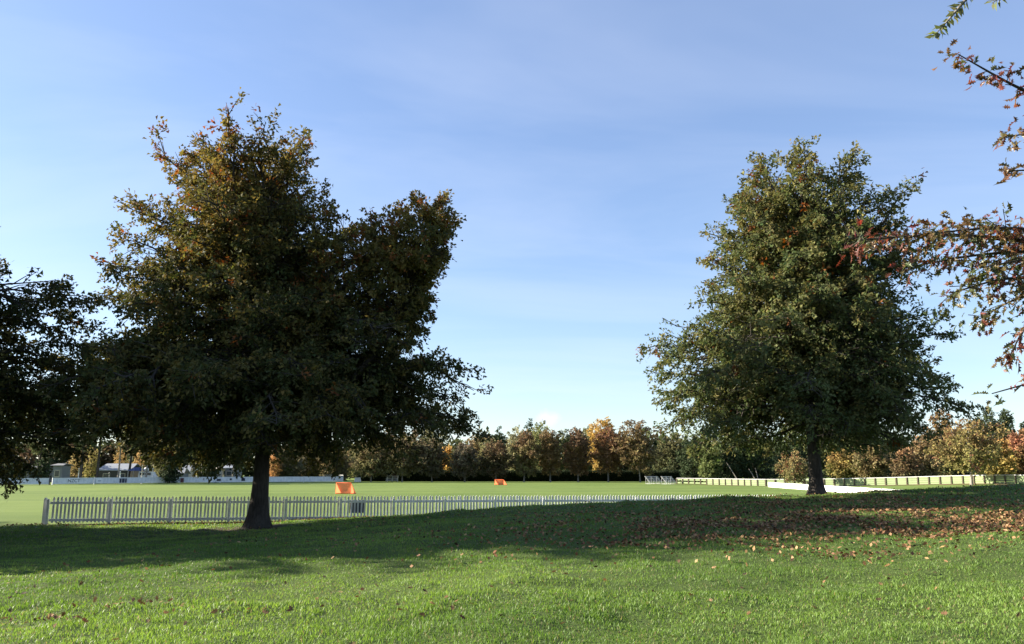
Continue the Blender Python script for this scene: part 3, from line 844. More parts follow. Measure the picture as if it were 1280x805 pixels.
# low white wall-like hoarding at right
def hoarding():
    pts = [(30.6, 97.5), (30.1, 88), (29.6, 78), (29.0, 68), (28.6, 60), (28.4, 52)]
    root = empty('white_hoarding', (*pts[0], 0)); tag(root, 'low solid white hoarding in full sun behind the right oak trunk', 'hoarding')
    for (a, b) in zip(pts[:-1], pts[1:]):
        d = Vector((b[0] - a[0], b[1] - a[1], 0)); L = d.length; ang = math.atan2(d.y, d.x)
        n = max(1, round(L / 2.4))
        for j in range(n):
            t = (j + .5) / n
            m = MB(); m.box((0, 0, .27), (L / n - .03, .04, .54)); m.build('panel', M_WHITE, root, (a[0] + d.x * t - pts[0][0], a[1] + d.y * t - pts[0][1], 0)).rotation_euler = (0, 0, ang)
        m = MB(); m.box((0, 0, .28), (.07, .07, .6)); m.build('post', M_WHITE, root, (a[0] + .06 - pts[0][0], a[1] - pts[0][1], 0)).rotation_euler = (0, 0, ang)
hoarding()

# ------------------------------------------------------------------ cream fence at right
CF = [(846, 118), (880, 113), (950, 103), (1060, 95), (1150, 88), (1215, 83), (1280, 77), (1345, 70)]
def cream_xy(px):
    Y = float(np.interp(px, [c[0] for c in CF], [c[1] for c in CF])); return np.array([at(px, 596, Y)[0], Y])
def cream_fence():
    pts = [cream_xy(px) for px in np.linspace(846, 1345, 240)]
    pts = np.array(pts); seg = np.linalg.norm(np.diff(pts, axis=0), axis=1); cum = np.concatenate([[0], np.cumsum(seg)])
    root = empty('paddock_fence', (pts[0][0], pts[0][1], 0)); tag(root, 'long pale cream board fence with dark posts along the right field edge', 'fence')
    o = pts[0]
    def pos(s): return np.array([np.interp(s, cum, pts[:, 0]), np.interp(s, cum, pts[:, 1])])
    L = cum[-1]; bay = 1.25; n = int(L / bay)
    open_until = float(np.interp(881, np.linspace(846, 1345, 240), cum))
    pm = MB(); pm.box((0, 0, .36), (.13, .09, .90)); pmm = pm.me('post', M_POST)
    for i in range(n + 1):
        s = i * bay; a = pos(s); b = pos(min(s + bay, L)); d = b - a
        if np.linalg.norm(d) < .01: continue
        ang = math.atan2(d[1], d[0]); nn = np.array([d[1], -d[0]]) / np.linalg.norm(d)
        za = h1(*a); zb_ = h1(*b)
        op = nn * .075
        link('post', pmm, root, (a[0] + op[0] - o[0], a[1] + op[1] - o[1], za)).rotation_euler = (0, 0, ang)
        bd = MB()
        A3 = (a[0] - o[0], a[1] - o[1]); B3 = (b[0] - o[0], b[1] - o[1])
        rows = [(.10, .15), (.31, .2), (.53, .2), (.72, .14)] if s > open_until else [(.2, .17), (.62, .2)]
        for z, h in rows: bd.beam((*A3, za + z), (*B3, zb_ + z), .03, h)
        bd.build('board_bay', M_CREAM, root)
        cp = MB(); cp.beam((*A3, za + .83), (*B3, zb_ + .83), .10, .04); cp.build('top_rail', M_WHITE_W, root)
cream_fence()
def dirt():
    vs = []; fs = []
    for i, px in enumerate(np.linspace(838, 1330, 90)):
        a = cream_xy(px); b = cream_xy(px + 2); d = b - a; d /= np.linalg.norm(d); n = np.array([d[1], -d[0]])
        w = 1.6 + .8 * math.sin(i * .7) * math.sin(i * .23)
        for off in (.2, w):
            q = a + n * off; vs.append((q[0], q[1], h1(*q) + .02))
        if i: fs.append((2 * i - 2, 2 * i - 1, 2 * i + 1, 2 * i))
    m = MB(); m.add(vs, fs, True); tag(m.build('dirt_path', M_DIRT), kind='structure')
dirt()

# ------------------------------------------------------------------ bleachers
def bleacher(px, py, Y, w, rz, label):
    p = at(px, py, Y); root = empty('bleacher', (p[0], p[1], 0), rz); tag(root, label, 'bench', 'aluminium spectator benches')
    for i in range(4):
        z = .25 + i * .27; y = i * .45
        m = MB(); m.box((0, y, z), (w, .24, .05)); m.build('seat', M_ALU, root)
        if i: m = MB(); m.box((0, y - .22, z - .17), (w, .16, .03)); m.build('foot_board', M_ALU, root)
    for x in (-w * .42, 0, w * .42):
        m = MB(); m.beam((x, -.1, .04), (x, 1.5, .04), .05, .05); m.beam((x, 0, .2), (x, 1.4, 1.03), .05, .05); m.beam((x, 1.4, .04), (x, 1.4, 1.0), .05, .05); m.beam((x, .7, .04), (x, .7, .6), .05, .05)
        m.build('frame', M_ALU, root)
bleacher(489.5, 601.5, 139, 2.1, 0, 'grey four-tier bench stand in front of the dark hedge')
bleacher(820, 604.3, 118, 2.1, R(18), 'left one of the two metal bench stands beside the cream fence')
bleacher(839, 604.8, 116, 1.7, R(18), 'right one of the two metal bench stands, touching the cream fence')

# ------------------------------------------------------------------ hedge
def hedge():
    rng = np.random.default_rng(3)
    x0 = at(446, 600, 145)[0]; x1 = at(850, 600, 145)[0]; y = 145.0; h = 1.72; w = 1.3
    root = empty('clipped_hedge', (x0, y, 0)); tag(root, 'long dark clipped hedge behind the row of autumn trees', 'hedge')
    m = MB(); m.box(((x1 - x0) / 2, 0, h / 2 - .08), (x1 - x0 - .2, w - .3, h - .1)); m.build('inner_mass', paint('hedge_inner', (.012, .018, .008), .95, .05), root)
    n = 9000
    L = x1 - x0
    u = rng.random(n) * L; face = rng.random(n)
    P = np.zeros((n, 3)); D = np.zeros((n, 3))
    fr = face < .62
    P[:, 0] = u; P[fr, 1] = -w / 2 + rng.normal(size=fr.sum()) * .06; P[fr, 2] = rng.random(fr.sum()) * h; D[fr] = (0, -1, .2)
    P[~fr, 1] = rng.uniform(-w / 2, w / 2, (~fr).sum()); P[~fr, 2] = h + rng.normal(size=(~fr).sum()) * .04; D[~fr] = (0, 0, 1)
    P[:, 2] += (vnoise(u * .5, u * 0, 4) - .5) * .12
    c = lerp_col((.014, .024, .010), (.028, .042, .016), rng.random(n))
    link('foliage', leaves_mesh('foliage', P, D, 2, .22, .14, c, M_LEAF_FAR, rng, droop=.1, spread=1.1, jit=.05, up=.3), root)
hedge()

# ------------------------------------------------------------------ distant trees
def far_tree(px, Y, top, hw, label, c_lo, c_hi, kind='broad', group=None, base_py=None, crown0=.16, seed=0, nprim=34, leaf=.32, k=5, bark=M_BARK_PALE, cat='tree', name='autumn_tree', tr=.13, dens=1.0, red=None, redp=0.):
    rng = np.random.default_rng(1000 + seed)
    X = float(at(px, 590, Y)[0]); z0 = h1(X, Y)
    hgt = float(at(px, top, Y)[2] - z0); rad = hw * Y / F
    root = empty(name, (X, Y, z0)); tag(root, label, cat, group)
    lean = rng.normal(size=2) * .03
    def ax(z): return (lean[0] * z, lean[1] * z)
    if kind == 'conifer':
        pr = lambda f: (1 - f) ** .8 * (.75 + .25 * math.sin(f * 40) ** 2) + .03
        elev = lambda f: -.1 + .5 * f
    elif kind == 'bush':
        pr = lambda f: math.sqrt(max(0, 1 - (max(0, f - .25) / .78) ** 2)) * (.75 + .25 * min(1, f / .25))
        elev = lambda f: .1 + .8 * f
    elif kind == 'tall':
        pr = lambda f: math.sqrt(max(0, 1 - abs((f - .4) / .62) ** 2.2))
        elev = lambda f: .25 + .8 * f
    else:
        pr = lambda f: math.sqrt(max(0, 1 - abs((f - .32) / .70) ** 2)) if f > .32 else .62 + .38 * (f / .32)
        elev = lambda f: -.05 + .9 * f
    zc = hgt * crown0
    ph = rng.uniform(0, 6.28, 3)
    def env(phi, z):
        f = min(1, max(0, (z - zc) / (hgt - zc)))
        return max(.1, rad * pr(f) * (1 + .14 * math.sin(phi * 2 + ph[0] + f * 4) + .10 * math.sin(phi * 3 + ph[1] - f * 7)))
    wood = Wood(); nodes = []
    grow_leader(ax, zc, hgt, env, int(nprim * dens), rng, wood, nodes, elev, max(.6, zc * .8), ds=.5, seclen=.95 * max(.8, rad / 2.6), nstep=.32, r0=.05, rustf=lambda f, phi: f, wood2=False, tiprange=(.5, 1.0), sides=4)
    link('trunk', trunk_mesh('trunk', ax, -.3, hgt * .8, lambda h: tr * (1 - h / hgt) + tr * .6 * math.exp(-h / .3), bark, rng, sides=10, rings=14), root)
    link('branches', wood.mesh('branches', bark), root)
    pos, dr, ru = gather(nodes)
    pos = pos + rng.normal(size=pos.shape) * .14
    c_lo = tuple(np.array(c_lo) * 1.85); c_hi = tuple(np.array(c_hi) * 1.75)
    cl = vnoise(pos[:, 0] * .9 + seed * 3, pos[:, 2] * .9 + pos[:, 1] * .5, seed)
    t = np.clip(pos[:, 2] / hgt, 0, 1) * .9 + (cl - .5) * .9
    c = lerp_col(c_lo, c_hi, t)
    if red is not None:
        m = rng.random(len(c)) < redp * (.4 + 1.2 * t); c[m] = np.array(red)
    me = leaves_mesh('crown', pos, dr, k, leaf, leaf * .68, c, M_LEAF_FAR, rng, droop=.25, spread=1.0, jit=.13, up=.4)
    link('crown', me, root)
    return root

OL = (.12, .12, .046); OLG = (.075, .085, .03); BRN = (.115, .098, .052); RST = (.128, .096, .047); RED = (.125, .08, .045)
DK = (.03, .042, .018); DKG = (.022, .034, .016); PAL = (.16, .155, .07); YEL = (.34, .22, .06); ORG = (.30, .19, .045); GRY = (.13, .11, .07)
row = 'row of autumn trees in front of the dark hedge'
rows = [
 (464, 137, 550, 26, 'olive tree, leftmost of the autumn row before the dark hedge', OL, (.13, .10, .045), 1),
 (503, 137, 546, 24, 'red-brown tree just right of the grey bench stand', OL, RST, 2),
 (540, 137, 550, 24, 'dark brown tree, third from the left in the hedge row', (.06, .055, .028), BRN, 3),
 (581, 137, 554, 21, 'grey-brown rounded tree beside the small yellow tree', (.07, .06, .03), GRY, 4),
 (620, 137, 551, 21, 'dark tree directly behind the farther orange goal', (.055, .052, .025), (.12, .08, .04), 5),
 (655, 137, 540, 19, 'bronze tree below the tall dark conifer tip', OL, (.14, .09, .045), 6),
 (688, 137, 537, 18, 'rust-brown tree below the small white cloud', (.12, .08, .03), RST, 7),
 (722.5, 137, 536, 18, 'narrow reddish tree left of the bright orange crown', (.12, .075, .03), RED, 8),
 (760, 137, 533, 21, 'bronze tree standing before the bright orange crown', (.11, .075, .03), (.15, .075, .04), 9),
 (800, 134, 524, 26, 'orange-brown tree at the right end of the hedge row', (.115, .095, .038), (.145, .10, .045), 10),
]
for px, Y, top, hw, lb, a, b, sd in rows:
    far_tree(px, Y, top, hw, lb, a, b, group=row, seed=sd, crown0=.17, nprim=62, leaf=.38, k=5, red=RED, redp=.12)
back = 'trees beyond the hedge'
backs = [
 (350, 150, 556, 26, 'grey-green bushy tree right of the oak trunk beyond the white fence', (.07, .075, .035), GRY, 'bush', 20),
 (378, 158, 552, 28, 'grey-brown bushy tree in the middle of the gap under the oak', (.075, .07, .035), (.14, .115, .06), 'bush', 21),
 (416, 156, 556, 26, 'brownish round bush left of the hedge end', (.08, .07, .03), (.16, .12, .05), 'bush', 22),
 (447, 166, 548, 22, 'pale olive tree above the left hedge end', OL, PAL, 'broad', 23),
 (480, 172, 538, 26, 'tall tan tree behind the leftmost hedge row tree', OL, (.2, .13, .07), 'broad', 24),
 (515, 176, 536, 24, 'tall brown-topped tree behind the red-brown row tree', OL, RST, 'broad', 25),
 (541, 178, 532, 26, 'pale olive tall tree half hidden by the big oak', OL, PAL, 'broad', 26),
 (559, 160, 559, 9, 'small bright yellow tree peeping out below the big oak', (.34, .2, .04), YEL, 'tall', 27),
 (598, 178, 545, 22, 'tan tree behind the grey-brown rounded row tree', OL, (.2, .14, .06), 'broad', 28),
 (612, 172, 547, 17, 'pale yellow-green tree left of the bronze tree', (.12, .11, .04), PAL, 'tall', 29),
 (627, 200, 533, 13, 'short dark conifer tip on the skyline', DKG, DK, 'conifer', 30),
 (664, 205, 521, 16, 'tall dark conifer tip near the white cloud', DKG, DK, 'conifer', 31),
 (645, 185, 533, 17, 'sparse pale tree left of the tall dark conifer', PAL, (.2, .19, .1), 'tall', 32),
 (674, 182, 528, 16, 'pale green rounded tree in front of the tall conifer', OLG, (.17, .18, .07), 'tall', 33),
 (707, 180, 537, 15, 'green tree between the rust-brown and reddish row trees', OLG, (.11, .12, .05), 'broad', 34),
 (735, 180, 533, 14, 'olive tree left of the bright orange crown on the skyline', OLG, PAL, 'broad', 35),
 (756, 170, 523, 27, 'bright orange and gold tree crown behind the row', (.24, .17, .045), ORG, 'broad', 36),
 (838, 150, 545, 26, 'dark green tree behind the bench stands', (.045, .055, .024), (.09, .085, .035), 'bush', 37),
]
for px, Y, top, hw, lb, a, b, kd, sd in backs:
    far_tree(px, Y, top, hw, lb, a, b, kind=kd, group=back, seed=sd, nprim=56, leaf=.44, k=4, crown0=.04 if kd == 'bush' else .12, bark=M_BARK_DARK)
rg = 'trees beyond the cream fence'
rights = [
 (868, 128, 548, 20, 'dark evergreen behind the open part of the cream fence', DKG, (.04, .055, .024), 'bush', 40, .02),
 (888, 120, 553, 15, 'lighter green drooping tree over the cream fence', (.07, .09, .03), (.12, .14, .045), 'tall', 41, .05),
 (915, 122, 535, 26, 'deep green evergreen with slanting pale stem left side', DKG, (.045, .06, .028), 'bush', 42, .05),
 (946, 122, 530, 28, 'deep green evergreen left of the small golden tree', DKG, (.04, .058, .026), 'bush', 43, .05),
 (985, 128, 530, 24, 'blackish evergreen behind the small golden tree', DKG, DK, 'bush', 44, .05),
 (1040, 130, 530, 28, 'blackish evergreen just behind the right oak trunk', DKG, DK, 'bush', 45, .05),
 (1055, 112, 560, 21, 'yellow-green small tree right of the right oak trunk', (.09, .10, .03), (.22, .15, .05), 'broad', 47, .15),
 (1090, 108, 557, 20, 'orange-brown small tree above the cream fence', (.115, .105, .042), (.16, .115, .055), 'broad', 48, .12),
 (1110, 132, 528, 26, 'dark evergreen behind the orange-brown small tree', DKG, DK, 'bush', 49, .05),
 (1132, 102, 562, 17, 'dull brown shrub leaning over the shaded fence bays', (.07, .06, .03), (.17, .1, .05), 'bush', 50, .02),
 (1155, 108, 546, 20, 'salmon-orange autumn shrub left of the large bronze tree', (.12, .11, .05), (.18, .12, .06), 'bush', 51, .02),
 (1180, 118, 512, 26, 'tall bronze-green tree against the sky at right', (.08, .075, .03), (.2, .11, .05), 'broad', 52, .08),
 (1225, 125, 523, 15, 'dark evergreen on the skyline right of the tall bronze tree', DKG, DK, 'bush', 53, .05),
 (1239, 122, 509, 15, 'rounded dark green evergreen on the right skyline', DKG, (.05, .065, .03), 'tall', 54, .05),
 (1255, 126, 524, 17, 'dark evergreen in the dip of the right skyline', DKG, DK, 'bush', 55, .05),
 (1266, 120, 512, 10, 'pointed dark evergreen near the right edge', DKG, (.06, .075, .035), 'tall', 56, .05),
 (1290, 124, 522, 18, 'dark evergreen cut by the right edge', DKG, DK, 'bush', 57, .05),
 (1250, 100, 548, 22, 'golden-olive shrubby tree beside the pale tree trunk', (.14, .13, .035), (.27, .16, .05), 'bush', 58, .02),
 (1279, 102, 540, 18, 'red and orange autumn tree at the far right edge', (.15, .12, .04), (.23, .11, .06), 'bush', 59, .02),
]
for px, Y, top, hw, lb, a, b, kd, sd, c0 in rights:
    far_tree(px, Y, top, hw, lb, a, b, kind=kd, group=rg, seed=sd, nprim=56, leaf=.36, k=5, crown0=c0, bark=M_BARK_DARK)
far_tree(992, 95, 566, 20, 'small golden-bronze tree in front of the cream fence, left of the right oak trunk', (.115, .115, .042), (.17, .125, .052), seed=46, nprim=40, leaf=.24, k=6, crown0=.14, red=(.22, .10, .05), redp=.15)
far_tree(1213, 80, 524, 40, 'large bronze tree with pale trunk before the cream fence at right', (.13, .12, .04), (.17, .12, .05), seed=60, nprim=60, leaf=.26, k=6, crown0=.22, tr=.14, red=(.18, .09, .05), redp=.1)
# slanting pale stems of the dark evergreens
def stems():
    root = empty('leaning_shrub', (float(at(925, 590, 117)[0]), 117, 0)); tag(root, 'three bare pale stems slanting out above the cream fence', 'shrub')
    o = np.array(root.location)
    for a, b in (((925, 599), (908, 578)), ((947, 599), (936, 586)), ((948, 599), (944, 585))):
        w = Wood(); p = at(a[0], a[1], 117) - o; q = at(b[0], b[1], 118) - o; p[2] = 0
        w.tube(curve3(p, (p + q) / 2 + np.array([.15, 0, -.2]), q, 7), .07, .035, 7); link('stem', w.mesh('stem', M_BARK_PALE), root)
stems()

# far wood closing the view behind everything
def far_wood():
    rng = np.random.default_rng(77)
    P = []; C = []; D = []
    for i in range(150):
        px = -260 + i * 12.5 + rng.normal() * 4; Y = rng.uniform(205, 270)
        top = np.interp(px, [-200, 300, 420, 560, 700, 800, 1000, 1200, 1500], [548, 552, 556, 552, 548, 548, 545, 545, 545]) + rng.normal() * 5
        q = at(px, top, Y); hgt = q[2]; r = rng.uniform(3.5, 5.5)
        n = 420
        u = unit(rng.normal(size=(n, 3))) * (rng.uniform(.55, 1, (n, 1)))
        p = np.array([q[0], Y, hgt * .5]) + u * np.array([r, r, hgt * .52])
        p[:, 2] = np.maximum(p[:, 2], .2)
        P.append(p); D.append(u)
        ca = [DK, OLG, OL, (.10, .07, .035), DKG][rng.integers(5)]
        C.append(np.repeat(np.array([ca]), n, 0) * rng.uniform(.8, 1.3, (n, 1)))
    me = leaves_mesh('far_wood', np.concatenate(P), np.concatenate(D), 1, 1.5, 1.0, np.concatenate(C), M_LEAF_FAR, rng, droop=.2, spread=1.0, jit=.2, up=.6)
    tag(link('far_wood', me), 'far-off dark wood along the horizon', 'wood', kind='stuff')
far_wood()

# trees behind the left boundary fence
lg = 'park trees beyond the left boundary fence'
lefts = [
 (8, 122, 470, 36, 'dark tree behind the boundary fence at the far left edge', DK, OLG, 'broad', 70, .30),
 (46, 130, 470, 34, 'dark tree behind the boundary fence gap', DK, OLG, 'broad', 71, .28),
 (101, 118, 488, 26, 'dark trunked tree left of the light roofed shed', DK, OL, 'broad', 72, .36),
 (122, 121, 480, 26, 'tree with thick dark trunk at the shed corner', DK, OLG, 'broad', 73, .42),
 (161, 128, 486, 28, 'tree with dark trunk between the shed and the blue awning', DK, OL, 'broad', 74, .40),
 (205, 135, 490, 34, 'dark spreading tree above the white van', DK, (.07, .05, .03), 'broad', 75, .24),
 (241, 134, 500, 20, 'slim pale-trunked tree above the left dark red board', DK, OL, 'broad', 76, .34),
 (253, 140, 498, 20, 'slim pale-trunked tree above the right dark red board', DK, OLG, 'broad', 77, .32),
 (267, 136, 500, 20, 'slim pale-trunked tree right of the two dark red boards', DK, OL, 'broad', 78, .34),
 (291, 142, 500, 22, 'slim tree just left of the big oak trunk', DK, OL, 'broad', 79, .30),
]
for px, Y, top, hw, lb, a, b, kd, sd, c0 in lefts:
    far_tree(px, Y, top, hw, lb, a, b, kind=kd, group=lg, seed=sd, nprim=46, leaf=.38, k=5, crown0=c0, tr=.22 if px < 210 else .15, bark=M_BARK_DARK if px < 210 else M_BARK_PALE)
sg_ = 'small garden trees beyond the left boundary fence'
for px, Y, top, hw, lb, a, b, kd, sd in [
 (94, 140, 562, 8, 'small yellow-leaved tree left of the dark trunks', (.16, .13, .05), (.26, .2, .07), 'bush', 80),
 (112, 138, 558, 10, 'olive-yellow bushy tree between two dark trunks', (.13, .13, .04), (.24, .2, .06), 'bush', 81),
 (150, 150, 560, 10, 'rounded golden tree above the light shed roof', (.20, .15, .05), (.30, .2, .07), 'bush', 82),
 (173, 152, 562, 7, 'small golden tree above the blue awning', (.2, .15, .05), (.3, .2, .07), 'bush', 83),
 (200, 158, 556, 12, 'pale olive garden tree behind the white van', (.12, .12, .05), (.2, .18, .08), 'bush', 84),
 (342, 146, 565, 9, 'golden-brown tree beside the oak trunk', (.2, .12, .04), (.34, .17, .05), 'tall', 85)]:
    far_tree(px, Y, top, hw, lb, a, b, kind=kd, group=sg_, seed=sd, nprim=26, leaf=.28, k=5, crown0=.05, bark=M_BARK_DARK)

for px, Y, top, hw, lb, sd in [
 (14, 117, 574, 15, 'dark shrub hiding the building at the far left', 86),
 (50, 118, 577, 13, 'dark shrub left of the narrow grey hut', 87),
 (213, 124, 576, 13, 'dark shrub between the white van and the kiosks', 88),
 (262, 130, 577, 14, 'dark shrub in front of the cream cottage', 89)]:
    far_tree(px, Y, top, hw, lb, DKG, DK, kind='bush', group='dark shrubs behind the boundary fence', seed=sd, nprim=26, leaf=.32, k=5, crown0=.05, bark=M_BARK_DARK, cat='shrub', name='shrub')

# cabbage trees with spiky heads
def cabbage(px, Y, top, label, seed):
    rng = np.random.default_rng(seed)
    X = float(at(px, 590, Y)[0]); hgt = float(at(px, top, Y)[2])
    root = empty('cabbage_tree', (X, Y, 0)); tag(root, label, 'tree', 'cabbage trees')
    m = MB(); m.tube([(0, 0, -.2), (.05, 0, hgt * .5), (0, 0, hgt)], [.16, .12, .1], 9); m.build('trunk', M_BARK_PALE, root)
    n = 130
    d = unit(rng.normal(size=(n, 3)) + np.array([0, 0, .35])); P = np.repeat(np.array([[0, 0, hgt]]), n, 0)
    c = lerp_col((.06, .08, .03), (.16, .15, .07), rng.random(n))
    link('frond_head', leaves_mesh('frond_head', P, d, 1, 1.3, .1, c, M_LEAF_FAR, rng, droop=.15, spread=.05, jit=.05, up=.3, curl=.35), root)
cabbage(148, 125, 554, 'spiky-headed cabbage tree above the light roofed shed', 90)
cabbage(183, 127, 562, 'spiky-headed cabbage tree over the white van', 91)

# ------------------------------------------------------------------ small buildings, van, poles at left
def shed(px0, px1, Y, eave, ridge, label, wall, roof, depth=5.0, name='shed', cat='shed'):
    a = at(px0, 590, Y)[0]; b = at(px1, 590, Y)[0]; w = b - a; X = (a + b) / 2
    ze = float(at(px0, eave, Y)[2]); zr = float(at(px0, ridge, Y)[2])
    root = empty(name, (X, Y + depth / 2, 0)); tag(root, label, cat)
    m = MB(); m.box((0, 0, ze / 2), (w, depth, ze)); m.build('wall', wall, root)
    hw = w / 2 + .35; hd = depth / 2 + .35
    m = MB()
    for s in (-1, 1):
        m.add([(-hw, s * hd, ze - .05), (hw, s * hd, ze - .05), (hw - .3, 0, zr), (-hw + .3, 0, zr), (-hw, s * hd, ze + .05), (hw, s * hd, ze + .05), (hw - .3, 0, zr + .1), (-hw + .3, 0, zr + .1)],
              [(0, 1, 2, 3), (4, 7, 6, 5), (0, 4, 5, 1), (1, 5, 6, 2), (2, 6, 7, 3), (3, 7, 4, 0)])
    m.build('roof', roof, root)
    n = max(1, int(w / 2.2))
    for i in range(n):
        x = -w / 2 + (i + .5) * w / n
        f = MB(); f.box((x, -depth / 2 - .02, ze * .55), (min(1.2, w / n * .6), .06, ze * .4)); fo = f.build('window', M_WALLC, root)
        g = MB(); g.box((x, -depth / 2 - .05, ze * .55), (min(1.2, w / n * .6) - .16, .03, ze * .4 - .16)); g.build('pane', M_GLASS, fo)
    return root
shed(124, 162, 138, 588, 580, 'long shed with sunlit light roof behind the boundary fence', M_DARKW, M_ROOF)
shed(-20, 40, 134, 587, 583, 'grey building at the left edge behind the boundary fence', M_WALL, M_WALL, 7, 'building', 'building')
shed(66, 77, 126, 582, 580, 'narrow grey hut right of the gap in the boundary fence', M_WALL, M_WALL, 2.5)
shed(219, 229, 145, 592, 585, 'small white kiosk with pointed roof', M_WALL, M_ROOF, 2.5, 'kiosk', 'kiosk')
shed(229, 236, 148, 590, 582, 'taller pale kiosk right of the pointed one', M_WALLC, M_ROOF, 2.5, 'kiosk', 'kiosk')
shed(256, 268, 160, 588, 584, 'cream cottage glimpsed between slim trunks', M_WALLC, M_WALLC, 5, 'house', 'house')
shed(281, 292, 165, 585, 578, 'light roofed house just left of the big oak trunk', M_WALL, M_ROOF, 5, 'house', 'house')
# blue awning
def awning():
    a = at(163, 590, 128); b = at(178, 590, 128); w = b[0] - a[0]
    root = empty('gazebo', ((a[0] + b[0]) / 2, 128, 0)); tag(root, 'dark blue gazebo roof behind the boundary fence', 'gazebo')
    zt = at(170, 584, 128)[2]; ze = at(170, 588.5, 128)[2]
    m = MB(); h = w / 2
    m.add([(-h, -h, ze), (h, -h, ze), (h, h, ze), (-h, h, ze), (-h * .5, 0, zt), (h * .5, 0, zt)], [(0, 1, 5, 4), (1, 2, 5), (2, 3, 4, 5), (3, 0, 4), (3, 2, 1, 0)]); m.build('canopy', M_BLUEROOF, root)
    for x in (-h + .06, h - .06):
        for y in (-h + .06, h - .06):
            m = MB(); m.box((x, y, ze / 2 - .01), (.06, .06, ze - .02)); m.build('leg', M_STEEL, root)
awning()
# white van
def van():
    p = at(185, 597, 131); root = empty('parked_van', (p[0], 131, 0), R(6)); tag(root, 'white van parked behind the boundary fence', 'van')
    m = MB(); L = 2.6
    pr = [(-1.25, .35), (1.3, .35), (1.32, .95), (1.05, 1.15), (.75, 1.72), (-1.2, 1.75), (-1.3, 1.0)]
    n = len(pr); hw = .8
    vs = [(x, -hw, z) for x, z in pr] + [(x, hw, z) for x, z in pr]
    m.add(vs, [tuple(range(n)), tuple(reversed(range(n, 2 * n)))] + [(i, i + n, (i + 1) % n + n, (i + 1) % n) for i in range(n)]); m.build('body', M_WHITE, root)
    for x0, x1 in ((-1.05, -.35), (-.25, .65)):
        w = MB(); w.box(((x0 + x1) / 2, -hw - .012, 1.38), (x1 - x0, .02, .42)); w.build('window', M_GLASS, root)
    for x in (-.85, .85):
        for y in (-hw + .08, hw - .08):
            w = MB(); w.tube([(x, y - .1, .32), (x, y + .1, .32)], .31, 16); w.build('wheel', M_RUBBER, root)
van()
def pole(px, Y, top, label, mat=M_WHITE_W, r=.07, lamp=False):
    X = at(px, 590, Y)[0]; h = at(px, top, Y)[2]
    root = empty('pole', (X, Y, 0)); tag(root, label, 'pole')
    m = MB(); m.tube([(0, 0, -.1), (0, 0, h * .5), (0, 0, h)], [r, r * .85, r * .65], 10); m.build('shaft', mat, root)
    m = MB(); m.tube([(0, 0, h), (0, 0, h + .12)], [r * .9, r * .3], 10); m.build('cap', mat, root)
pole(335, 143, 566, 'tall pale pole immediately right of the big oak trunk', M_WHITE_W, .13)
pole(191, 126, 586, 'white pole right of the white van', M_WHITE, .09)
pole(177.5, 124, 582, 'pale wooden pole between blue gazebo and white van', M_WALLC, .10)
pole(246, 139, 583, 'thin white pole below the slim pale trunks', M_WHITE_W, .08)
pole(210, 132, 586, 'pale pole left of the small kiosks', M_WALLC, .10)
pole(98.5, 122, 586, 'short white pole near the left dark trunks', M_WHITE, .07)
pole(136.5, 122, 591, 'thin grey pole below the light shed roof', M_STEEL, .05)
pole(150.5, 122, 590, 'stout white post below the light shed roof', M_WHITE, .11)
# round white umbrella
def umbrella():
    p = at(182.5, 590, 140); root = empty('sun_umbrella', (p[0], 140, 0)); tag(root, 'round white umbrella above the parked van', 'umbrella')
    h = at(182, 584, 140)[2]
    m = MB(); n = 12; rg_ = [(.02, h), (.25, h - .08), (.42, h - .3), (.44, h - .62)]
    vs = [(r * math.cos(2 * math.pi * k / n), r * math.sin(2 * math.pi * k / n), z) for r, z in rg_ for k in range(n)]
    fs = [(i * n + k, i * n + (k + 1) % n, (i + 1) * n + (k + 1) % n, (i + 1) * n + k) for i in range(3) for k in range(n)]
    m.add(vs, fs, True); m.build('canopy', M_WHITE, root)
    m = MB(); m.tube([(0, 0, 0), (0, 0, h - .02)], .03, 8); m.build('shaft', M_STEEL, root)
umbrella()
# white box and handrail by the hedge end
def white_box():
    p = at(447, 602, 140); root = empty('equipment_box', (p[0], 140, 0)); tag(root, 'small white box standing at the left end of the hedge', 'box')
    m = MB(); m.box((0, 0, .34), (1.1, .7, .68), taper=.78); m.build('body', M_WHITE, root)
    m = MB(); m.box((0, 0, .71), (.95, .62, .05)); m.build('lid', M_WHITE_W, root)
white_box()
def handrail():
    a = at(404, 594, 142); b = at(429, 594, 142); root = empty('handrail', (a[0], 142, 0)); tag(root, 'thin metal handrail above the right end of the boundary fence', 'rail')
    w = b[0] - a[0]; h = float(a[2])
    for i in range(5):
        m = MB(); m.tube([(w * i / 4, 0, 0), (w * i / 4, 0, h)], .03, 6); m.build('post', M_STEEL, root)
    m = MB(); m.tube([(0, 0, h), (w, 0, h)], .035, 6); m.build('rail', M_STEEL, root)
handrail()

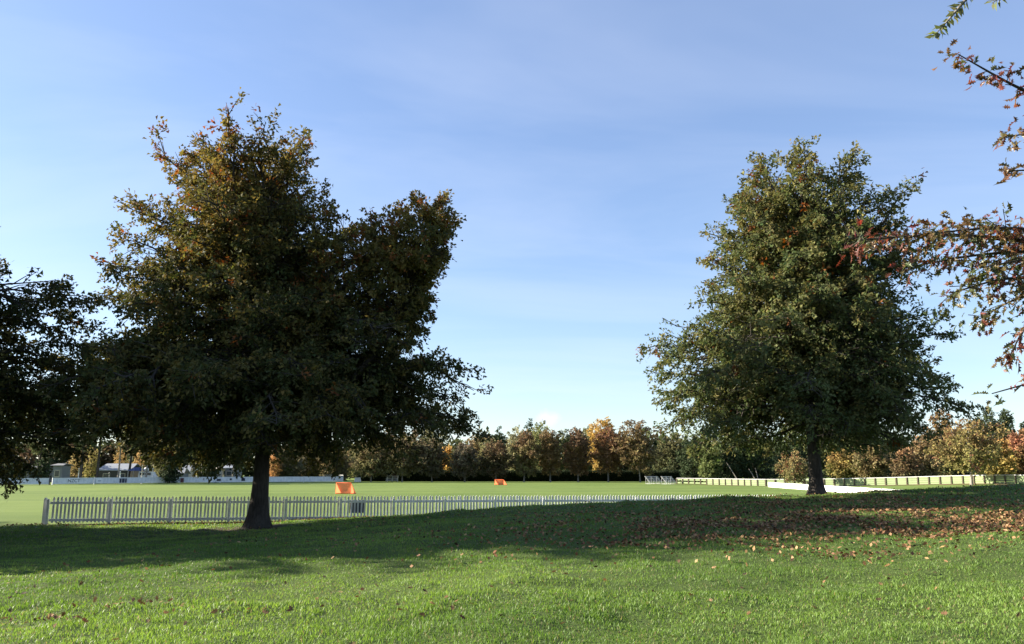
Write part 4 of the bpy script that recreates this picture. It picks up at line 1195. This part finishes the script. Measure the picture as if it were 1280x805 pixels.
# ------------------------------------------------------------------ grass
def grass():
    rng = np.random.default_rng(17)
    n = 352000
    y0, y1 = 5.6, 33.5
    Y = y0 * (y1 / y0) ** rng.random(n)
    X = (rng.random(n) * 2 - 1) * (Y * .70 + 1.2)
    keep = (Y < 29.9 + .24 * (X.clip(-30, 12) + 17)) & (Y < 28.8 + np.where(X < -4, 9, 0))
    for tx, ty, tr_ in ((BIG.location.x, BIG.location.y, 1.5), (RO.location.x, RO.location.y, 1.2)):
        keep &= rng.random(n) < np.clip((np.hypot(X - tx, Y - ty) - tr_ * .45) / tr_, .08, 1)
    X, Y = X[keep], Y[keep]
    m = len(X)
    Z = H(X, Y)
    patch = vnoise(X * 1.1, Y * 1.1, 21) * .6 + vnoise(X * 3.1, Y * 3.1, 22) * .4
    hgt = (.020 + .040 * patch ** 1.7) * rng.uniform(.55, 1.4, m) * np.interp(Y, [6, 12, 30], [1, 1.05, 1.3])
    wd = .0033 * rng.uniform(.7, 1.4, m) * np.maximum(1, Y / 7.0) ** 1.0
    az = rng.uniform(0, 2 * np.pi, m)
    lean = rng.uniform(.15, .95, m) * hgt
    la = rng.uniform(0, 2 * np.pi, m)
    wx, wy = np.cos(az) * wd, np.sin(az) * wd
    lx, ly = np.cos(la) * lean, np.sin(la) * lean
    B = np.stack([X, Y, Z - .004], -1)
    v0 = B + np.stack([-wx, -wy, 0 * wx], -1); v1 = B + np.stack([wx, wy, 0 * wx], -1)
    mid = B + np.stack([lx * .35, ly * .35, hgt * .6], -1)
    v2 = mid + np.stack([wx, wy, 0 * wx], -1) * .8; v3 = mid - np.stack([wx, wy, 0 * wx], -1) * .8
    v4 = B + np.stack([lx, ly, hgt], -1)
    V = np.stack([v0, v1, v2, v3, v4], 1).reshape(-1, 3)
    i = np.arange(m)[:, None] * 5
    j = i[Y < 10.5]; i = i[Y >= 10.5]
    ft = np.concatenate([i + np.array([[0, 1, 4]]), j + np.array([[0, 1, 2]]), j + np.array([[0, 2, 3]]), j + np.array([[3, 2, 4]])])
    big = vnoise(X * .35, Y * .35, 31)
    c = lerp_col((.062, .128, .024), (.150, .235, .052), np.clip((big - .5) * 1.1 + .3 + rng.random(m) * .45, 0, 1))
    dry = rng.random(m) < .05 + .10 * (patch < .3)
    c[dry] = np.array((.19, .165, .075))
    c = c * rng.uniform(.75, 1.25, (m, 1))
    o = link('grass', mesh_np('grass', V, ft, 3, M_GRASS, np.repeat(c, 5, 0)))
    tag(o, 'short mown green lawn grass in the foreground', 'grass', kind='stuff')
grass()

# ------------------------------------------------------------------ fallen leaves
def fallen():
    rng = np.random.default_rng(29)
    XY = []
    def blob(n, cx, cy, sx, sy):
        XY.append(np.stack([rng.normal(cx, sx, n), rng.normal(cy, sy, n)], -1))
    blob(9000, 9.5, 22.0, 4.5, 3.0); blob(5200, 6.0, 18.2, 3.2, 1.5); blob(5200, 11.5, 18.0, 3.5, 1.7); blob(1500, 8, 15.5, 4, 1.3); blob(500, 2.5, 20, 3, 2.5)
    blob(150, 7, 14.5, 4, 1.8)
    for _ in range(60): blob(24, rng.uniform(2, 12), rng.uniform(13, 19), .28, .22)
    n = 1300; XY.append(np.stack([rng.uniform(-9, 12, n), rng.uniform(7, 27, n)], -1))
    for px, py, nn in ((60, 762, 70), (170, 745, 60), (330, 765, 14), (415, 748, 10), (545, 790, 8)):
        q = at(px, py, 9.5 if py > 755 else 10.3); blob(nn, q[0], q[1], .28, .22)
    n = 700; t = rng.random(n); XY.append(np.stack([-18 + 15 * t, 29.3 + 3.4 * t + rng.normal(size=n) * .35 - .2], -1))
    XY = np.concatenate(XY)
    ok = (XY[:, 1] > 6) & (XY[:, 1] < 34); XY = XY[ok]
    dn = vnoise(XY[:, 0] * .9, XY[:, 1] * 1.3, 51) * .6 + vnoise(XY[:, 0] * 2.6, XY[:, 1] * 3.2, 52) * .4
    XY = XY[(rng.random(len(XY)) < np.clip((dn - .30) * 3.2, .14, 1)) | (XY[:, 1] > 28)]
    m = len(XY)
    P = np.stack([XY[:, 0], XY[:, 1], H(XY[:, 0], XY[:, 1]) + rng.uniform(.02, .055, m)], -1)
    a = rng.uniform(0, 6.28, m); D = np.stack([np.cos(a), np.sin(a), rng.normal(size=m) * .25], -1)
    c = lerp_col((.17, .085, .042), (.38, .25, .13), rng.random(m) ** 1.4)
    c[rng.random(m) < .2] = np.array((.075, .045, .028))
    nr = P[:, 1] < 12.5
    sets = [leaves_mesh('fallen_leaves', P[nr], D[nr], 1, .085, .06, c[nr], M_DRY, rng, droop=-.05, spread=.25, jit=.0, up=1.1, tmpl=LOBED, curl=-.35),
            leaves_mesh('leaf_litter', P[~nr], D[~nr], 1, .078, .056, c[~nr], M_DRY, rng, droop=-.05, spread=.25, jit=.0, up=1.1, curl=-.35)]
    tag(link('fallen_leaves', sets[0]), 'curled brown fallen leaves on the sunlit lawn nearest the camera', 'leaves', kind='stuff')
    tag(link('leaf_litter', sets[1]), 'brown leaf litter spread under the oaks and along the fence', 'leaves', kind='stuff')
fallen()
tot = sum(len(o.data.polygons) for o in col.objects if o.type == 'MESH')
print('polys', tot)
